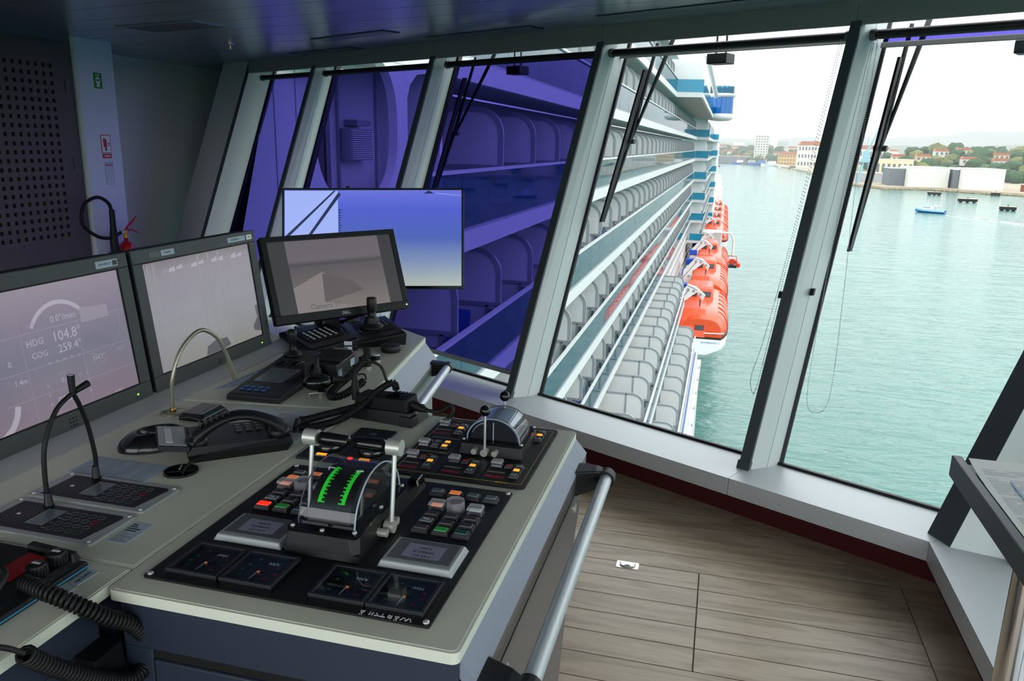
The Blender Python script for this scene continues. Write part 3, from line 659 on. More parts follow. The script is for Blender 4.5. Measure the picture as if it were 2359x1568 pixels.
# balcony furniture that shows between the partitions
def chair(x, y, z, lab):
    t = thing('deck_chair', lab, 'chair', (x, y, z+CZ))
    for a in (-.24, .2):
        for b_ in (-.26, .2): MB().box(a, a+.04, b_, b_+.04, 0, .42).build('leg', 'frame_grey', t)
    MB().box(-.26, .26, -.28, .26, .40, .45).build('seat', 'blue_ink', t)
    MB().hexa([(-.26, .22, .44), (.26, .22, .44), (.26, .26, .44), (-.26, .26, .44), (-.26, .36, 1.0), (.26, .36, 1.0), (.26, .40, 1.0), (-.26, .40, 1.0)]).build('backrest', 'blue_ink', t)
chair(-4.75, 30.8, zr(1)-1.0, 'navy balcony chair showing above the rail by the wiper tip')
chair(-4.7, 27.4, zr(3)-1.0, 'navy balcony chair two decks below the wiper tip')
chair(-4.9, 14.2, zr(1)-1.0, 'navy balcony chair behind the blue film, right of the television')
tb = thing('balcony_table', 'round balcony table seen through the blue film by the sill', 'table', (-4.6, 12.9, zr(1)-1.0+CZ))
MB().lathe([(0, .68), (.30, .68), (.30, .71), (0, .71)], n=20).build('table_top', 'frame_grey', tb)
MB().cyl((0, 0, 0), (0, 0, .68), .03).build('column', 'frame_grey', tb)

# ------------------------------------------------------------------ lifeboats
def lifeboat_parts():
    L = 15.2; hb = 2.28
    P = {}
    # hull: sections along y, bluff near end (y=0)
    secs = []
    for t in (0, .02, .06, .15, .3, .5, .7, .85, .95, 1.0):
        y = t*L; f = (1-(abs(t-.5)*2)**5*.28); d = 2.5*(1-(abs(t-.5)*2)**4*.45); w = hb*f
        secs.append([(-w, y, 0), (-w*.98, y, -.9), (-w*.80, y, -d*.75), (-w*.35, y, -d), (w*.35, y, -d), (w*.80, y, -d*.75), (w*.98, y, -.9), (w, y, 0)])
    P['hull'] = (MB().loft(secs, 0, True), 'boat_white')
    mb = MB()
    for t in (0,):
        pass
    secs = []
    for t in (0, .02, .06, .15, .3, .5, .7, .85, .95, 1.0):
        y = t*L; f = (1-(abs(t-.5)*2)**5*.28); w = hb*f+.05
        secs.append([(-w, y, .0), (-w, y, .14), (w, y, .14), (w, y, .0)])
    P['fender_strip'] = (MB().loft(secs), 'black_gasket')
    # outboard canopy half: rounded panels
    secs = []
    for t in (.015, .05, .12, .2, .35, .5, .65, .8, .9, .97, .985):
        e = 1-(abs(t-.5)*2)**7*.35; y = t*L; w = hb*(1-(abs(t-.5)*2)**5*.28)
        s = []
        for a in range(0, 181, 15):
            q = math.radians(a); cx_ = math.cos(q); sx_ = math.sin(q)
            s.append((w*math.copysign(abs(cx_)**.62, cx_), y, .14+2.15*e*abs(sx_)**.72))
        secs.append(s)
    P['canopy'] = (MB().loft(secs, 0, True), 'boat_orange')
    P['wheelhouse'] = (MB().loft([[(-1.95, 5.6, 1.6), (.85, 5.6, 1.6), (.85, 12, 1.6), (-1.95, 12, 1.6)], [(-1.85, 6.1, 2.3), (.8, 6.1, 2.3), (.8, 11.8, 2.3), (-1.85, 11.8, 2.3)], [(-1.7, 7.0, 3.15), (.65, 7.0, 3.15), (.65, 11.4, 3.15), (-1.7, 11.4, 3.15)], [(-1.6, 7.5, 3.3), (.55, 7.5, 3.3), (.55, 11, 3.3), (-1.6, 11, 3.3)]]), 'boat_orange')
    P['stern_box'] = (MB().loft([[(-1.8, -.02, .14), (.35, -.02, .14), (.35, 6.0, .14), (-1.8, 6.0, .14)], [(-1.75, .35, 1.5), (.3, .35, 1.5), (.3, 6.0, 1.5), (-1.75, 6.0, 1.5)], [(-1.6, 1.4, 2.35), (.2, 1.4, 2.35), (.2, 6.2, 2.45), (-1.6, 6.2, 2.45)]]), 'boat_orange')
    return P
LB = lifeboat_parts()
LBM = {k: m.mesh(k, mt) for k, (m, mt) in LB.items()}
win_m = MB().box(-.45, .45, -.03, .03, -.3, .3).mesh('cabin_window', 'boat_window')
slot_m = MB().box(-.30, .30, -.04, .04, -.04, .04).mesh('grab_rail', 'boat_white')
rib_m = MB().tube([(2.2*math.copysign(abs(math.cos(math.radians(a)))**.62, math.cos(math.radians(a)))+.02, 0, .16+2.17*math.sin(math.radians(a))**.72) for a in range(2, 70, 7)], .05, 5).mesh('canopy_rib', 'boat_orange_dark')
blue_m = MB().box(-.5, .5, -.6, .6, -.35, .35).mesh('blue_cover', 'tarp_blue')
num_m = None
def lifeboat(y, lab, big=True):
    t = thing('lifeboat', lab, 'lifeboat', (-1.0, y, CZ-16.0), group='orange lifeboats along the ship side')
    for k, me in LBM.items(): link(k, me, t)
    for x in (-1.15, .1): link('cabin_window', win_m, t, 0, (x, 6.53, 2.74), (-.81, 0, 0))
    o = link('cabin_window', win_m, t, 0, (-.15, .22, 1.0), (-.265, 0, 0)); o.scale = (.9, 1, 1)
    for q in range(3): link('grab_rail', slot_m, t, 0, (.55+.55*q, -.03+.1*q, .55), (0, 0, .2*q))
    for yy in (1.6, 3.6, 5.6, 7.6, 9.6, 11.6, 13.4): link('canopy_rib', rib_m, t, 0, (0, yy, 0))
    for yy in (3.2, 12): link('blue_cover', blue_m, t, 0, (-2.35, yy, 2.4))
    text('SKY PRINCESS', .22, 'blue_ink', t, 'lettering', (.75, -.04, -.30), (math.pi/2, 0, .06)); text('2', .22, 'blue_ink', t, 'lettering', (1.6, -.02, -.30), (math.pi/2, 0, .06))
    return t
davit_m = None
def davit(y, lab):
    t = thing('davit', lab, 'davit', (-3.4, y, CZ-16.5), group='white lifeboat davits')
    MB().loft([[(-.6, -.4, 0), (.5, -.4, 0), (.5, .4, 0), (-.6, .4, 0)], [(-.3, -.35, 3.2), (.7, -.35, 3.2), (.7, .35, 3.2), (-.3, .35, 3.2)], [(.9, -.3, 4.6), (1.9, -.3, 4.2), (1.9, .3, 4.2), (.9, .3, 4.6)]]).build('frame', 'davit_white', t)
    MB().loft([[(.9, -.3, 4.7), (2.0, -.3, 4.2), (2.0, .3, 4.2), (.9, .3, 4.7)], [(1.7, -.3, 4.5), (2.5, -.3, 3.8), (2.5, .3, 3.8), (1.7, .3, 4.5)], [(1.9, -.25, 3.9), (2.3, -.25, 3.3), (2.3, .25, 3.3), (1.9, .25, 3.9)]]).build('head', 'davit_white', t)
    for q, (x, z_) in enumerate(((1.5, 4.2), (2.1, 3.9), (1.0, 4.3), (.3, 2.6), (.3, 1.6), (.3, .8))): MB().cyl((x, -.37, z_), (x, .37, z_), .13, n=10).build('sheave', 'frame_grey', t)
    MB().tube([(2.1, 0, 3.4), (2.1, 0, 1.8)], .05, 6).build('fall_wire', 'dark_grey', t)
    MB().tube([(1.2, -.1, 4.4), (-1.8, -6, 1.0)], .03, 5).build('stay_wire', 'dark_grey', t)
ls = ['nearest orange lifeboat with white hull hanging along the ship', 'second nearest orange lifeboat along the ship', 'third orange lifeboat, just before the white deck house', 'fourth orange lifeboat, first beyond the white deck house', 'fifth orange lifeboat along the ship', 'sixth orange lifeboat along the ship', 'farthest small orange lifeboat towards the stern']
for y, l in zip((68.2, 86.8, 105, 143, 160, 177, 194), ls):
    lifeboat(y, l)
for j, y in enumerate((71, 89.5, 108, 118.5, 146, 163, 180, 197)): davit(y, '%s white lifeboat davit along the ship' % ('nearest', 'second nearest', 'third', 'fourth', 'fifth', 'sixth', 'seventh', 'farthest')[j])
rb = thing('rescue_boat', 'small red rescue boat hanging outboard from the white crane', 'boat', (1.9, 120.5, CZ-17.0))
MB().tube(bez([(-.9, 0, .2), (-.9, 2.6, .2), (0, 4, .35), (.9, 2.6, .2), (.9, 0, .2)], 6), .32, 8).build('tube', 'boat_orange_dark', rb)
MB().box(-.7, .7, 0, 2.8, -.2, .2).build('hull', 'dark_grey', rb)
MB().box(-.3, .3, .8, 1.6, .2, 1.0).build('console', 'boat_orange_dark', rb)
MB().tube([(-.7, .3, .3), (-.6, .5, 1.5), (.6, .5, 1.5), (.7, .3, .3)], .07, 6).build('roll_bar', 'boat_orange_dark', rb)

# ------------------------------------------------------------------ wipers and floodlights outside the glass
def wiper(w0, z0, w1, z1, wa, za, lab):
    b = thing('window_wiper', lab, 'wiper', WN(w0, 3.46+LEAN*(z0-.25), z0), group='window wipers')
    B0 = Vector(b.location)
    def q(w, z, off=0): return Vector(WN(w, 3.44+off+LEAN*(z-.25), z))-B0
    MB().tube([q(w0, z0, .03), q(w0+(w1-w0)*.5, (z0+z1)/2, .03), q(w1, z1, .0)], [.010, .013, .006], 8).build('blade_holder', 'black_gasket', b)
    MB().hexa([q(w+dw, z, o) for w, z in ((w0+(w1-w0)*.15, z0+(z1-z0)*.15), (w1, z1)) for dw, o in ((-.006, -.035), (.006, -.035), (.006, 0), (-.006, 0))]).build('blade', 'black_plastic', b)
    wm, zm = w0+(w1-w0)*.55, z0+(z1-z0)*.55
    MB().tube([q(wa, z0+.05, .05), q(wm, zm, .04)], [.014, .008], 8).build('arm', 'dark_grey', b)
    MB().cyl(q(wm-.03, zm, .04), q(wm+.03, zm, .04), .014, n=8).build('joint', 'mid_grey', b)
    for i in range(3):
        f_ = .3+.22*i; MB().tube([q(w0+(w1-w0)*f_, z0+(z1-z0)*f_, .03), q(w0+(w1-w0)*(f_+.12), z0+(z1-z0)*(f_+.12), -.01)], .006, 6).build('clip', 'dark_grey', b)
wiper(2.675, 2.25, 2.717, 1.238, 2.585, 0, 'black window wiper outside the window facing the lifeboats')
wiper(1.285, 2.25, 1.299, 1.216, 1.215, 0, 'black window wiper outside the corner window over the harbour')
wiper(4.17, 2.25, 4.20, 1.30, 4.00, 0, 'black window wiper behind the blue film, above the television')
def flood(w, z, lab):
    b = thing('floodlight', lab, 'light', WN(w, 3.62+LEAN*(z-.25), z), (0, 0, math.atan2(-WY, -WX)), 'black floodlights under the roof edge')
    MB().box(-.062, .062, -.05, .05, -.028, .028).build('housing', 'black_gasket', b, .004)
    MB().box(-.055, .055, -.052, -.0505, -.022, .022).build('lens', 'dark_grey', b)
    MB().tube([(-.03, 0, .02), (-.03, 0, .16)], .006, 6).build('bracket', 'black_gasket', b); MB().tube([(.03, 0, .02), (.03, 0, .16)], .006, 6).build('bracket', 'black_gasket', b)
flood(2.325, 2.157, 'black box floodlight hanging over the window facing the lifeboats')
flood(3.875, 2.16, 'black box floodlight hanging behind the blue film')
flood(.80, 2.13, 'black box floodlight at the top edge of the corner window')
# ------------------------------------------------------------------ sea
SEA = CZ-30
def sea_mat():
    m = bpy.data.materials.new('sea_water'); m.use_nodes = True; nt = m.node_tree; b = nt.nodes['Principled BSDF']; L = nt.links
    b.inputs['Base Color'].default_value = (.062, .18, .155, 1); b.inputs['Specular IOR Level'].default_value = .4; b.inputs['Roughness'].default_value = .12; b.inputs['IOR'].default_value = 1.333
    tc = nt.nodes.new('ShaderNodeTexCoord')
    h = None
    for sc, st, di in ((.05, 1.3, 2.0), (.32, .7, 1.5), (1.4, .2, .8)):
        mp = nt.nodes.new('ShaderNodeMapping'); mp.inputs['Scale'].default_value = (sc*.6, sc*1.5, sc); mp.inputs['Rotation'].default_value = (0, 0, .35)
        n = nt.nodes.new('ShaderNodeTexNoise'); n.inputs['Scale'].default_value = 1; n.inputs['Detail'].default_value = 3; n.inputs['Distortion'].default_value = di
        L.new(tc.outputs['Object'], mp.inputs['Vector']); L.new(mp.outputs[0], n.inputs['Vector'])
        mu = nt.nodes.new('ShaderNodeMath'); mu.operation = 'MULTIPLY'; mu.inputs[1].default_value = st; L.new(n.outputs['Fac'], mu.inputs[0])
        if h is None: h = mu
        else:
            ad = nt.nodes.new('ShaderNodeMath'); ad.operation = 'ADD'; L.new(h.outputs[0], ad.inputs[0]); L.new(mu.outputs[0], ad.inputs[1]); h = ad
    bp = nt.nodes.new('ShaderNodeBump'); bp.inputs['Strength'].default_value = .55; bp.inputs['Distance'].default_value = .5
    L.new(h.outputs[0], bp.inputs['Height']); L.new(bp.outputs['Normal'], b.inputs['Normal'])
    MATS['sea_water'] = m
sea_mat()
sea = MB().add([(-6000, -3000, SEA), (6000, -3000, SEA), (6000, 9000, SEA), (-6000, 9000, SEA)], [(0, 1, 2, 3)]).build('sea', 'sea_water')
sea['kind'] = 'stuff'; tag(sea, 'pale teal harbour water with small waves and swell', 'water')
# ------------------------------------------------------------------ land, hills
mat('quay', 'a59a86', .9, noise=.15, nscale=.05); mat('land', '8f9a78', .9, noise=.2, nscale=.02); mat('rock', '9a8a70', .9, noise=.3, nscale=.5)
mat('hill_green', '46603e', .95, noise=.25, nscale=.01); mat('tree_green', '31502f', .9, noise=.3, nscale=.3); mat('tree_olive', '6a6f3c', .9, noise=.3, nscale=.3)
mat('bld_white', 'dcd9d2', .7); mat('bld_cream', 'd5c6a6', .7); mat('bld_grey', 'a9acae', .7); mat('roof_tile', 'b06a4c', .8, noise=.15, nscale=.5); mat('bld_yellow', 'cfa862', .7); mat('bld_window', '5a626a', .3); mat('shed_grey', '6b7078', .6); mat('crane_blue', '8fb6c0', .5)
mat('hull_blue', '2f6fb0', .35); mat('light_blue', '9cc4dc', .4); mat('rust', '8a4030', .8)
GZ = SEA+2.0
shore = [(-2500, 1800), (-300, 1730), (-30, 1717), (21, 1603), (78, 1488), (94, 1352), (104, 1137), (104, 782), (124, 705), (160, 716), (185, 681), (215, 660), (420, 600), (1500, 500), (5000, 500), (5000, 8000), (-2500, 8000)]
land = struct(MB().prism(shore, SEA-1, GZ).build('ground_shore', 'quay'))
def ridge(name, y, x0, x1, prof, depth, m, seed):
    rnd = random.Random(seed); n = 60; A = []; Bk = []; F_ = []
    for i in range(n+1):
        t = i/n; x = x0+(x1-x0)*t; j = t*(len(prof)-1); k_ = int(min(j, len(prof)-2)); h = prof[k_]+(prof[k_+1]-prof[k_])*(j-k_)
        h *= 1+.10*math.sin(t*37+seed)+.06*rnd.uniform(-1, 1)
        F_.append((x, y-depth*.6, GZ-1)); A.append((x, y, GZ+h*.93)); Bk.append((x, y+depth*.35, GZ+h))
    mb = MB().loft([F_, A, Bk, [(p[0], p[1]+depth, GZ-1) for p in Bk]], 0, True, False, False)
    return struct(mb.build(name, m))
ridge('ground_hill_far', 6500, -2500, 3800, [95, 115, 105, 100, 112, 130, 160, 200, 225, 235], 900, 'hill_green', 1)
ridge('ground_hill_mid', 3600, 250, 3200, [20, 46, 60, 66, 66, 68, 72, 78], 700, 'hill_green', 2)
ridge('ground_hill_left', 4200, -800, 300, [100, 98, 90, 70, 50, 30], 700, 'hill_green', 3)
ridge('ground_hill_near', 1150, 150, 900, [5, 22, 26, 30, 30, 32, 30], 260, 'land', 4)
# ------------------------------------------------------------------ buildings
bcount = {}
def building(x, y, w, d, h, m, roof, lab, floors=0, base=GZ, flat=True, nm='building'):
    t = thing(nm, lab, 'building', (x, y, base))
    MB().box(-w/2, w/2, 0, d, -1, h).build('walls', m, t)
    if flat: MB().box(-w/2-.2, w/2+.2, -.2, d+.2, h, h+.5).build('roof', roof, t)
    else: MB().prism([(-w/2-.5, h), (w/2+.5, h), (w/2-w*.08, h+min(w, d)*.28), (-w/2+w*.08, h+min(w, d)*.28)], -.5, d+.5, 'y').build('roof', roof, t)
    for f_ in range(floors):
        nw = max(2, int(w/4.5))
        for q in range(nw): MB().box(-w/2+w*(q+.25)/nw, -w/2+w*(q+.75)/nw, -.12, .0, h*(f_+.35)/floors, h*(f_+.8)/floors).build('window', 'bld_window', t)
    return t
building(62, 1640, 25, 20, 52, 'bld_white', 'bld_grey', 'tall white apartment tower standing above the left shore', 11)
building(192, 1900, 14, 14, 58, 'bld_white', 'bld_grey', 'slim pale tower block in the middle distance', 0)
building(212, 1930, 12, 14, 46, 'bld_grey', 'bld_grey', 'grey slim tower right of the pale slim tower', 0)
building(270, 2000, 22, 14, 40, 'bld_white', 'bld_grey', 'pale tower block near the mullion', 0)
building(112, 1490, 52, 18, 18, 'bld_yellow', 'roof_tile', 'long ochre building on the left waterfront', 3, flat=False)
building(14, 1640, 58, 16, 12, 'shed_grey', 'bld_white', 'dark blue grey dockside shed with a white roof edge', 0)
building(160, 1560, 70, 20, 22, 'bld_white', 'bld_white', 'long white building above the waterfront trees', 3)
rnd = random.Random(5)
spots = []
hs = ['cream', 'white', 'pale', 'sandy', 'whitewashed', 'low', 'narrow', 'wide', 'tall', 'small', 'gabled', 'plain']
adj = ['%s house with a red roof, number %d from the left along the far shore']
k = 0
ordn = ['first', 'second', 'third', 'fourth', 'fifth', 'sixth', 'seventh', 'eighth', 'ninth', 'tenth', 'eleventh', 'twelfth', 'thirteenth', 'fourteenth', 'fifteenth', 'sixteenth', 'seventeenth', 'eighteenth', 'nineteenth', 'twentieth']
for j in range(3):
    for i in range(14):
        x = -70+i*30+(j % 2)*15+rnd.uniform(-6, 6); y = 1690+j*130-(max(0, x)*1.1 if j == 0 else max(0, x)*.6)+rnd.uniform(-12, 12)
        if j == 0 and 85 < x < 200: continue
        building(x, y, rnd.uniform(13, 24), 12, rnd.uniform(7, 13), rnd.choice(['bld_white', 'bld_cream', 'bld_white']), 'roof_tile', 'red roofed house, %s from left in the %s row across the harbour' % (ordn[i], ('front', 'middle', 'back')[j]), 0 if (i+j) % 2 else 2, base=GZ+[0, 9, 19][j], flat=False, nm='house')
for i, (x, y, w_, h_) in enumerate([(120, 2350, 20, 60), (150, 2450, 30, 48), (240, 2300, 18, 66), (300, 2500, 26, 58), (345, 2400, 16, 50), (30, 2500, 34, 44)]):
    building(x, y, w_, 14, h_, ['bld_white', 'bld_grey', 'bld_white'][i % 3], 'bld_grey', '%s hazy tower block from the left on the skyline' % ordn[i], 0, base=GZ)
ridge('ground_hill_town', 2150, -500, 420, [26, 28, 30, 28, 26, 24, 20, 10], 420, 'land', 6)
wa = building(160, 724, 30, 40, 15.5, 'bld_white', 'bld_white', 'left white warehouse block with an open dark end by the quay', 0, nm='warehouse')
wb = building(195.3, 706, 29.5, 46, 15.5, 'bld_white', 'bld_white', 'right long white windowless warehouse by the quay', 0, nm='warehouse')
building(138.6, 738, 12, 30, 14, 'shed_grey', 'bld_white', 'open fronted grey shed left of the white warehouses', 0, nm='shed')
building(178.5, 716, 3, 30, 14.5, 'shed_grey', 'bld_white', 'narrow grey gap building between the two white warehouses', 0, nm='shed')
building(158, 860, 34, 26, 20, 'bld_cream', 'bld_white', 'cream flat roofed hall behind the warehouses', 1, nm='hall')
building(128, 800, 26, 26, 8, 'bld_grey', 'bld_white', 'low grey quayside shed by the light blue crane', 0, nm='shed')
building(130, 1120, 22, 20, 26, 'bld_white', 'bld_white', 'plain white block behind the light blue crane', 0)
building(135, 1330, 60, 22, 34, 'bld_white', 'roof_tile', 'long white institution with a tiled roof above the port', 3, flat=False)
building(205, 1300, 50, 20, 30, 'bld_white', 'roof_tile', 'second long white institution with a tiled roof, by the wiper', 2, flat=False)
for i, (x, y, h) in enumerate([(215, 1010, 27), (240, 1040, 33), (268, 1060, 35), (256, 985, 25), (300, 1030, 30), (335, 1010, 27), (196, 1045, 26), (286, 980, 24)]):
    building(x, y, 15, 10, 6, ['bld_cream', 'bld_white'][i % 2], 'roof_tile', 'red roofed villa among the pines, %s from the left on the right hand hill' % ordn[i], 1, base=GZ+h-10, flat=False, nm='villa')
for i, (x, y) in enumerate([(224, 690), (232, 700), (246, 705), (270, 700)]):
    building(x, y, 9, 8, 4.5, ['rust', 'bld_white', 'rust', 'bld_grey'][i], 'rust', 'low %s hut right of the long white warehouse' % ['rusty red', 'white', 'brown', 'grey'][i], 0, nm='hut')
# ------------------------------------------------------------------ trees
def blob(r, seed, m):
    rn = random.Random(seed); bm = bmesh.new(); bmesh.ops.create_icosphere(bm, subdivisions=2, radius=1)
    for v in bm.verts: v.co *= 1+rn.uniform(-.22, .22); v.co.z *= .78; v.co.z += .9
    me = bpy.data.meshes.new('crown'); bm.to_mesh(me); bm.free(); me.materials.append(M(m))
    for p in me.polygons: p.use_smooth = False
    return me
crowns = [blob(1, s, m) for s, m in ((1, 'tree_green'), (2, 'tree_green'), (3, 'tree_olive'), (4, 'tree_green'))]
trunk = MB().cyl((0, 0, 0), (0, 0, .6), .08, .06, 6).mesh('trunk', 'rust')
occ = [(-99, 0, 0)]
for o_ in list(C.objects):
    if o_.get('category') == 'building' and o_.type == 'EMPTY':
        xs = [v.co for ch in o_.children if ch.name.startswith('walls') for v in ch.data.vertices]
        occ.append((o_.location.x, o_.location.y+max(v.y for v in xs)/2, .6*max(max(v.x for v in xs), max(v.y for v in xs)/2)))
def tree(x, y, z, r, i, labl, grp):
    for ox, oy, orr in occ:
        if math.hypot(x-ox, y-oy) < (r+orr)*.78: return
    occ.append((x, y, r))
    t = thing('tree', labl, 'tree', (x, y, z), (0, 0, i*1.3), grp)
    t.scale = (r*.92, r*.92, r*rnd.uniform(.8, 1.15))
    link('crown', crowns[i % 4], t); link('trunk', trunk, t)
for i in range(420):
    x = -60+i*.75+rnd.uniform(-3, 3); ty = 1660-max(0, x)*1.15+rnd.uniform(0, 330); tree(x, ty, GZ+max(0, (ty-1690+max(0, x)*.6)*.075), rnd.uniform(6, 11), i, 'dark leafy tree among the houses of the far left shore', 'trees on the far left shore')
for i in range(700):
    u = rnd.random(); x = 170+u*260; y = 880+rnd.uniform(0, 240)
    base = GZ+max(0, (y-900)/230)*26*min(1, (x-150)/90)
    tree(x, y, base-2, rnd.uniform(7, 11), i, 'dark green pine on the wooded hill behind the warehouses', 'pines on the right hand hill')
# ------------------------------------------------------------------ harbour craft
def craft_crane():
    t = thing('harbour_crane', 'light blue harbour crane standing on the quay', 'crane', (118, 770, GZ))
    for a, b in ((-5, -5), (5, -5), (5, 5), (-5, 5)): MB().tube([(a, b, 0), (a*.4, b*.4, 18)], .7, 5).build('leg', 'crane_blue', t)
    MB().box(-4, 4, -4, 4, 18, 21).build('turntable', 'crane_blue', t); MB().box(-2.5, 2.5, -3, 5, 21, 27).build('cab', 'crane_blue', t)
    MB().tube([(0, 0, 26), (8, 0, 48)], [1.2, .5], 5).build('jib', 'crane_blue', t); MB().tube([(-1, 0, 27), (0, 0, 40), (8, 0, 48)], .3, 4).build('tie', 'crane_blue', t)
craft_crane()
pb = thing('pilot_boat', 'light blue launch with white cabin speeding across the harbour', 'boat', (102, 448, SEA), (0, 0, math.radians(-30)))
secs = []
for x, w, zk, zd in ((-7.3, .2, 1.0, 2.4), (-5.5, 1.5, .2, 2.1), (-3, 2.1, -.2, 1.8), (2, 2.2, -.2, 1.6), (7, 2.0, -.2, 1.6)):
    secs.append([(x, -w, zd), (x, -w*.8, .4), (x, 0, zk-.4), (x, w*.8, .4), (x, w, zd)])
MB().loft(secs).build('hull', 'hull_blue', pb)
secs2 = [[(x, y*1.02, zz+.05) for (x, y, zz) in ((q[0][0], -abs(q[0][1]), q[0][2]-.9), (q[0][0], -abs(q[0][1])*1.02-.02, q[0][2]), (q[0][0], abs(q[0][1])*1.02+.02, q[0][2]), (q[0][0], abs(q[0][1]), q[0][2]-.9))] for q in secs]
MB().loft(secs2).build('topsides', 'light_blue', pb)
MB().frus(-3.6, 1.2, -1.6, 1.6, 1.8, 3.3, .4).build('cabin', 'boat_white', pb)
MB().frus(-3.0, -.2, -1.3, 1.3, 3.3, 4.4, .35).build('wheelhouse', 'light_blue', pb)
for q in range(5): MB().box(-3.0+q*.7, -2.55+q*.7, -1.58, -1.42, 2.4, 2.9).build('window', 'bld_window', pb)
MB().box(1.6, 4.6, -1.5, 1.5, 3.6, 3.8).build('canopy', 'boat_white', pb)
for a in (1.8, 4.4):
    for b_ in (-1.3, 1.3): MB().box(a-.08, a+.08, b_-.08, b_+.08, 1.6, 3.6).build('post', 'bld_grey', pb)
MB().tube([(-1.6, 0, 4.4), (-1.6, 0, 6.6)], .07, 5).build('mast', 'boat_white', pb)
mat('foam', 'eef3f3', .8, noise=.1, nscale=2)
fo = MB(); rn = random.Random(3)
A_w = Vector((107.5, 436.5)); B_w = Vector((132, 384)); Dw = (B_w-A_w).normalized(); Pw = Vector((-Dw.y, Dw.x))
for i in range(620):
    t = rn.random(); s = .5+3.4*t**.7; q = A_w.lerp(B_w, t)+Pw*rn.gauss(0, s*.55)*(1 if i % 3 else .2); l = rn.uniform(.5, 2.0)
    q2 = [q-Dw*l, q+Pw*rn.uniform(.15, .45), q+Dw*l, q-Pw*rn.uniform(.15, .45)]
    fo.prism([tuple(v) for v in q2], SEA, SEA+.07)
wk = fo.build('wake_foam', 'foam'); wk['kind'] = 'stuff'; tag(wk, 'white foam wake trailing behind the light blue launch', 'foam')
for i, (x, y, w, l) in enumerate([(146, 637, 9, 'dark mooring pontoon nearest the warehouses'), (147, 557, 11, 'wide dark mooring pontoon in the harbour middle'), (149, 488, 8, 'dark mooring pontoon nearest the right edge of the picture'), (192, 660, 6, 'small dark buoy close under the quay')]):
    t = thing('pontoon', l, 'pontoon', (x, y, SEA), (0, 0, -.25), 'mooring pontoons')
    for q in range(3): MB().cyl((-w/2+w*(q+.5)/3, -1.4, .9), (-w/2+w*(q+.5)/3, 1.4, .9), 1.1, n=12).build('fender', 'black_matte', t)
    MB().box(-w/2, w/2, -1.6, 1.6, .5, 2.1).build('body', 'dark_grey', t); MB().box(-w/2+.3, w/2-.3, -1.3, 1.3, 2.1, 2.35).build('deck', 'bld_cream', t)
    MB().cyl((0, 0, 2.3), (0, 0, 3.1), .25, n=8).build('bollard', 'black_matte', t)
def craft(x, y, L, w, hm, cm, lab, rz=0.0):
    t = thing('moored_boat', lab, 'boat', (x, y, SEA), (0, 0, rz))
    MB().loft([[(a, -b*w/2, h_), (a, -b*w/2*.7, 0), (a, b*w/2*.7, 0), (a, b*w/2, h_)] for a, b, h_ in ((-L/2, .1, L*.16), (-L*.3, .8, L*.13), (L*.2, 1, L*.11), (L/2, .9, L*.11))]).build('hull', hm, t)
    MB().frus(-L*.15, L*.25, -w*.35, w*.35, L*.10, L*.26, L*.02).build('cabin', cm, t)
    MB().cyl((0, 0, L*.25), (0, 0, L*.45), .2, n=6).build('mast', 'bld_grey', t)
for q in [(-24, 1690, 26, 9, 'hull_blue', 'boat_white', 'blue and white vessel moored at the far left quay', 0), (22, 1580, 30, 9, 'hull_blue', 'boat_white', 'blue trawler with white house moored below the apartment tower', .1), (42, 1545, 34, 10, 'shed_grey', 'bld_grey', 'grey ship moored right of the blue trawler', .1), (58, 1520, 36, 9, 'hull_blue', 'hull_blue', 'long bright blue vessel moored left of the white yacht', .1), (74, 1475, 34, 9, 'boat_white', 'boat_white', 'white motor yacht moored on the left shore', .2), (90, 1400, 16, 6, 'boat_white', 'boat_white', 'small white boat right of the motor yacht', .2), (99, 1330, 16, 9, 'navy', 'navy', 'dark tug anchored off the left shore', .9), (-22, 1330, 24, 6, 'shed_grey', 'shed_grey', 'low dark barge off the ship stern', -.1)]: craft(*q)
qb = thing('quay_rocks', 'line of tan boulders along the quay foot', 'rocks', (160, 712, SEA)); rr = random.Random(9)
ro = MB()
for i in range(150):
    t = rr.random()*4; seg = [(-56, 72), (-36, -7), (0, 4), (25, -31), (55, -52)]; k = int(t); f_ = t-k
    x = seg[k][0]+(seg[k+1][0]-seg[k][0])*f_; y = seg[k][1]+(seg[k+1][1]-seg[k][1])*f_-2+rr.uniform(-1, 1); s = rr.uniform(.7, 1.7)
    ro.ball((x, y, .5), s, 6, 0, (1, 1, .7))
r_ = ro.build('boulders', 'rock', qb); r_['kind'] = 'stuff'
bird = thing('seagull', 'tiny dark seagull flying in the pale sky', 'bird', (1.4, 90, CZ+7.4))
MB().add([(0, -.18, 0), (.07, 0, .03), (0, .2, 0), (-.07, 0, .03)], [(0, 1, 2, 3)]).add([(0, -.05, .02), (.45, .05, .22), (0, .08, .02)], [(0, 1, 2)]).add([(0, -.05, .02), (-.45, .05, .22), (0, .08, .02)], [(0, 1, 2)]).build('body', 'dark_grey', bird)

# ------------------------------------------------------------------ sea haze over the far harbour
hz_m = bpy.data.materials.new('sea_haze'); hz_m.use_nodes = True; nt = hz_m.node_tree; nt.nodes.clear()
ho = nt.nodes.new('ShaderNodeOutputMaterial'); hv = nt.nodes.new('ShaderNodeVolumeScatter'); hv.inputs['Density'].default_value = .0003; hv.inputs['Color'].default_value = (.97, .98, 1, 1); hv.inputs['Anisotropy'].default_value = .0
nt.links.new(hv.outputs[0], ho.inputs['Volume']); MATS['sea_haze'] = hz_m
hz_o = MB().box(-5000, 5000, 560, 8500, SEA+.4, 330).build('sea_haze', 'sea_haze'); hz_o['kind'] = 'stuff'; tag(hz_o, 'pale haze hanging over the far shore and hills', 'haze')
